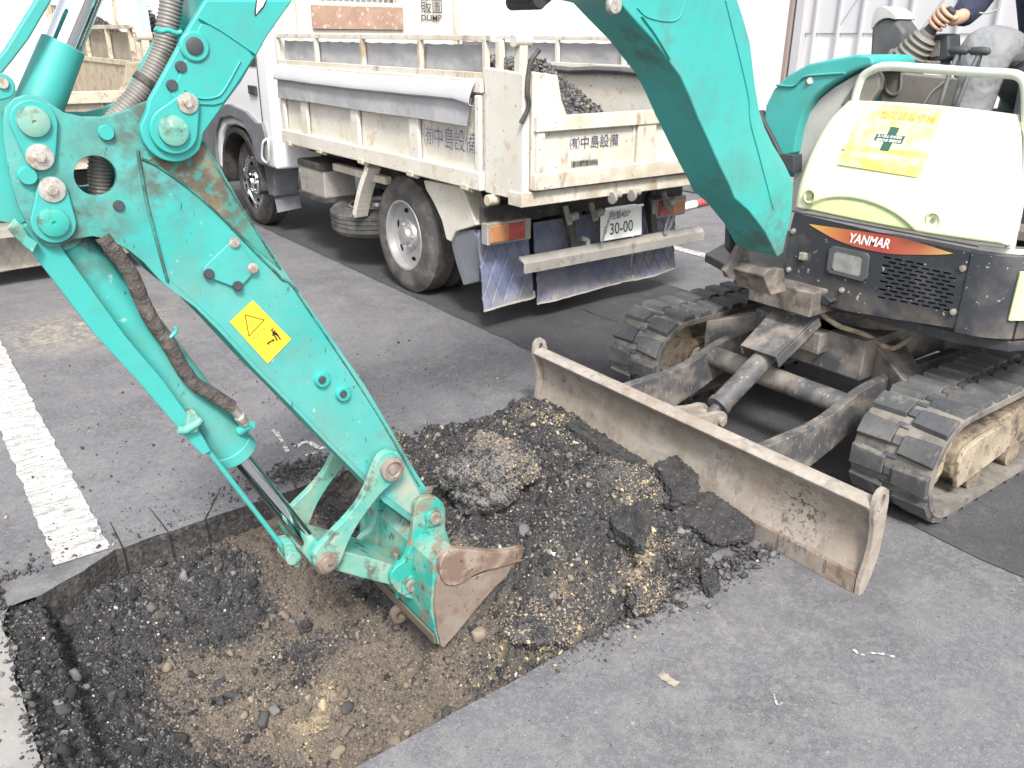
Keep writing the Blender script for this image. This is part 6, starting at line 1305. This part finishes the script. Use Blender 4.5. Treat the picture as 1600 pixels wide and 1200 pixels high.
# far left: pale building, blue edged house, shrubs
hs_ = thing('house', (-1.0, 22, 0), 'pale building with a tiled roof edge at the upper left', 'house')
b = MB(); b.box((1.4, 24, 1.6), (8.6, 4, 3.2)); b.build('wall', mat('cream_wall', (.80, .76, .66), .8), hs_)
b = MB(); b.prism([V((-4, 21.6, 3.2)), V((-4, 26.4, 3.2)), V((-4, 24, 4.4))], (10, 0, 0)); b.build('roof', M_stl, hs_)
b = MB(); b.box((2.2, 21.96, 1.5), (1.6, .08, 1.2)); b.build('window', M_winm, hs_)
b = MB(); b.box((5.75, 21.9, 1.6), (.16, .3, 3.4)); b.build('corner_post', mat('pale_blue_post', (.36, .40, .56), .5), hs_)
wl_ = tag(MB().box((7.0, 27, 1.3), (60, .3, 2.6)).build('boundary_wall', M_wall), 'white boundary wall across the far side of the yard', 'wall')
def shrub(c, r, label):
    t = thing('shrub', c, label, 'shrub'); n = 2600; q = rng.normal(size=(n, 3)); q /= np.linalg.norm(q, axis=1)[:, None]
    rad = rng.uniform(.35, 1, n)**.5*(1+.3*np.sin(q[:, 0]*5+q[:, 2]*4)); P = q*rad[:, None]*np.array(r)+np.array(c)+np.array([0, 0, r[2]])
    b = MB()
    for i in range(n):
        d = V(rng.normal(size=3)).normalized(); e_ = d.orthogonal().normalized(); p = V(P[i]); s = .05+.05*rng.random(); b.add([p-d*s, p+e_*s*.5, p+d*s, p-e_*s*.5], [(0, 1, 2, 3)])
    b.build('foliage', M_leaf, t, ang=0, fix=False)
    b = MB()
    for k in range(6): a = k*1.05; b.cyl(V(c), V(c)+V((math.cos(a)*r[0]*.5, math.sin(a)*r[1]*.5, r[2]*1.3)), .04, .01, n=7)
    b.build('stem', M_brown, t)
M_leaf = mat('leaf', (.06, .085, .045), .7, layers=[dict(c=(.11, .13, .06), s=3, lo=.45, hi=.6, a=.8)])
sp1 = PZ(230, 20, 1.9) if 0 else V((4.9, 19.5, 0))
shrub((6.6, 24.5, 0), (.55, .55, 1.15), 'round green shrub in front of the pale building')
# ================================================================ OPERATOR
def skin_body(name, nodes, edges, m, parent, root=0, sub=2):
    me = bpy.data.meshes.new(name); c = V(nodes[root][0]); me.from_pydata([tuple(V(p)-c) for p, r in nodes], edges, []); me.update()
    o = bpy.data.objects.new(name, me); sc.collection.objects.link(o); place(o, c, parent)
    sk = o.modifiers.new('skin', 'SKIN'); sk.use_smooth_shade = True
    for i, (p, r) in enumerate(nodes):
        sv = me.skin_vertices[0].data[i]; sv.radius = r if isinstance(r, tuple) else (r, r); sv.use_root = (i == root)
    ss = o.modifiers.new('sub', 'SUBSURF'); ss.levels = ss.render_levels = sub
    me.materials.append(m); return o
M_skin = mat('skin', (.48, .27, .18), .55, layers=[dict(c=(.58, .35, .26), s=20, lo=.4, hi=.7, a=.6), dict(c=(.2, .12, .09), s=50, lo=.62, hi=.75, a=.4)])
M_jack = mat('navy_jacket', (.018, .022, .05), .8, bump=[(14, .9, .03), (60, .3, .004)]); M_trs = mat('grey_trousers', (.20, .207, .212), .9, layers=[dict(c=(.15, .155, .16), s=5, lo=.45, hi=.7, a=.6)], bump=[(6, .9, .05, 3)])
M_hair = mat('dark_hair', (.02, .018, .016), .6)
pe_ = thing('person', (3.950, 1.600, 1.020), 'operator in a navy jacket and grey trousers seated at the controls, gripping the joystick', 'person')
hnd = PX(1484, 32, 3.42); wri = PX(1503, 26, 3.50)
sh_r = V((3.850, 1.810, 1.980)); el_r = V((3.810, 1.910, 1.760)); sh_l = V((3.850, 1.390, 1.980)); el_l = V((3.750, 1.310, 1.720)); wr_l = V((3.490, 1.330, 1.660))
# body: torso, neck, head, arms, legs as one surface
hip = V((4.020, 1.600, 1.420)); knR = V((3.410, 1.635, 1.600)); knL = V((3.430, 1.400, 1.610)); anR = V((3.380, 1.650, 1.100)); anL = V((3.400, 1.400, 1.100))
nodes = [(hip, .12), ((3.970, 1.600, 1.620), .115), ((3.860, 1.600, 1.860), .125), ((3.840, 1.600, 2.020), .07), ((3.830, 1.600, 2.090), .052), ((3.810, 1.600, 2.160), (.072, .080)), ((3.810, 1.600, 2.250), (.078, .092)), ((3.820, 1.600, 2.320), (.06, .07)),
         (sh_r, .055), (el_r, .042), (wri, .027), (hnd, (.03, .022)), (sh_l, .055), (el_l, .042), (wr_l, .027), (wr_l+V((-.07, 0, -.01)), (.03, .02)),
         ((4.000, 1.690, 1.420), .06), (knR, .045), (anR, .035), ((3.260, 1.630, 1.060), .035), ((4.000, 1.510, 1.420), .06), (knL, .045), (anL, .035), ((3.280, 1.400, 1.060), .035)]
edges = [(0, 1), (1, 2), (2, 3), (3, 4), (4, 5), (5, 6), (6, 7), (2, 8), (8, 9), (9, 10), (10, 11), (2, 12), (12, 13), (13, 14), (14, 15), (0, 16), (16, 17), (17, 18), (18, 19), (0, 20), (20, 21), (21, 22), (22, 23)]
body_ = skin_body('body', nodes, edges, M_skin, pe_)
# right hand closed round the grip: palm behind, four fingers across the front, thumb over the top
gax = (gd1-gd0).normalized(); gx0 = gd0.lerp(gd1, .42)
def finger(pts, r=.0090, nm='finger'):
    nd = [(p, r*(1.12-.10*i)) for i, p in enumerate(pts)]; return skin_body(nm, nd, [(i, i+1) for i in range(len(nd)-1)], M_skin, body_, sub=2)
lf_ = V((0, 1, 0)); lf_ = (lf_-gax*lf_.dot(gax)).normalized(); frt = gax.cross(lf_); frt = frt if frt.x < 0 else -frt
for k in range(4):
    c_ = gx0+gax*(.030-.0195*k); Rg = .0275
    finger([c_+(lf_*math.cos(R_(a))+frt*math.sin(R_(a)))*(Rg*m_) for a, m_ in ((-35, 1.35), (15, 1.30), (62, 1.08), (112, 1.0), (160, .98), (195, .95))], (.0104, .0108, .0104, .0092)[k])
finger([gx0-frt*.036+gax*.020+lf_*.012, gx0-frt*.030-lf_*.016+gax*.036, gx0-lf_*.032+gax*.036-frt*.008, gx0-lf_*.031+frt*.014+gax*.030], .0118, 'thumb')
pm = gx0-frt*.034+lf_*.018
palm = skin_body('palm', [(wri, .026), (wri.lerp(pm, .5), (.030, .024)), (pm, (.026, .022)), (pm+gax*.028, (.018, .016)), (pm-gax*.028, (.016, .015)), (gx0+lf_*.036-frt*.016, (.020, .024))], [(0, 1), (1, 2), (2, 3), (2, 4), (2, 5)], M_skin, body_)
for k in range(5): 
    q = wr_l+V((-.07, 0, -.01)); fy = -.03+.015*k
    skin_body('finger', [(q+V((0, fy, 0)), .010), (q+V((-.035, fy*1.1, -.004)), .0088), (q+V((-.06, fy*1.1, -.02)), .0078), (q+V((-.07, fy, -.04)), .007)] if k < 4 else [(q+V((.02, .03, 0)), .011), (q+V((-.01, .055, -.01)), .0095), (q+V((-.03, .06, -.02)), .008)], [(0, 1), (1, 2), (2, 3)] if k < 4 else [(0, 1), (1, 2)], M_skin, body_)
cuff = wri.lerp(el_r, .03)
skin_body('jacket', [((4.010, 1.600, 1.460), .150), ((3.960, 1.600, 1.660), (.15, .165)), ((3.850, 1.600, 1.880), (.15, .165)), ((3.840, 1.600, 2.030), .075), (sh_r+V((0, 0, .01)), .085), (sh_r.lerp(el_r, .6), .070), (el_r, .066), (el_r.lerp(cuff, .55), .056), (cuff, .047),
      (sh_l+V((0, 0, .01)), .085), (el_l, .066), (wr_l.lerp(el_l, .12), .045)], [(0, 1), (1, 2), (2, 3), (2, 4), (4, 5), (5, 6), (6, 7), (7, 8), (2, 9), (9, 10), (10, 11)], M_jack, pe_)
skin_body('trousers', [((4.020, 1.600, 1.430), .145), ((3.970, 1.690, 1.440), .115), ((3.690, 1.680, 1.560), .108), (knR, (.108, .100)), (knR.lerp(anR, .35)+V((.02, 0, 0)), .084), (knR.lerp(anR, .75), .078), (anR+V((0, 0, .03)), .070), ((3.970, 1.510, 1.440), .115), ((3.720, 1.450, 1.480), .105), (knL, (.098, .092)), (knL.lerp(anL, .5), .082), (anL+V((0, 0, .03)), .070)],
      [(0, 1), (1, 2), (2, 3), (3, 4), (4, 5), (5, 6), (0, 7), (7, 8), (8, 9), (9, 10), (10, 11)], M_trs, pe_)
skin_body('boot', [(anR+V((.03, 0, -.03)), .055), ((3.300, 1.630, 1.055), .045), ((3.200, 1.630, 1.050), .040)], [(0, 1), (1, 2)], M_plug, pe_); skin_body('boot', [(anL+V((.03, 0, -.03)), .055), ((3.320, 1.400, 1.055), .045), ((3.220, 1.400, 1.050), .040)], [(0, 1), (1, 2)], M_plug, pe_)
b = MB(); b.lathe((3.835, 1.600, 2.235), V((.05, 0, 1)), [(.098, -.02), (.104, .03), (.098, .075), (.07, .115), (.02, .135)], 24); b.build('cap', M_jack, pe_, ang=60)
b = MB(); b.box((3.700, 1.600, 2.235), (.09, .13, .012)); b.build('cap_peak', M_jack, pe_, bevel=.005)
b = MB(); b.prism([V((3.735, 1.590, 2.200)), V((3.700, 1.590, 2.165)), V((3.735, 1.590, 2.155))], (0, .02, 0)); b.build('nose', M_skin, body_, bevel=.004)
for yy in (1.57, 1.63): bb_ = MB(); bb_.lathe((3.738, yy, 2.205), -XA, [(.010, -.006), (.008, 0), (.002, .003)], 12); bb_.build('eye', M_ink, body_)
b = MB(); b.box((3.736, 1.600, 2.135), (.006, .045, .006)); b.build('mouth', mat('lip', (.4, .16, .13), .6), body_, bevel=.002)
for yy in (1.515, 1.685): b = MB(); b.lathe((3.82, yy, 2.19), YA, [(.026, -.008), (.028, 0), (.016, .006)], 14); b.build('ear', M_skin, body_)
b = MB(); b.tube(spline([PX(x, y, 3.62) for x, y in ((1530, 20), (1540, 21), (1550, 19), (1557, 15))], 4), .003); b.build('jacket_piping', M_rail, pe_)
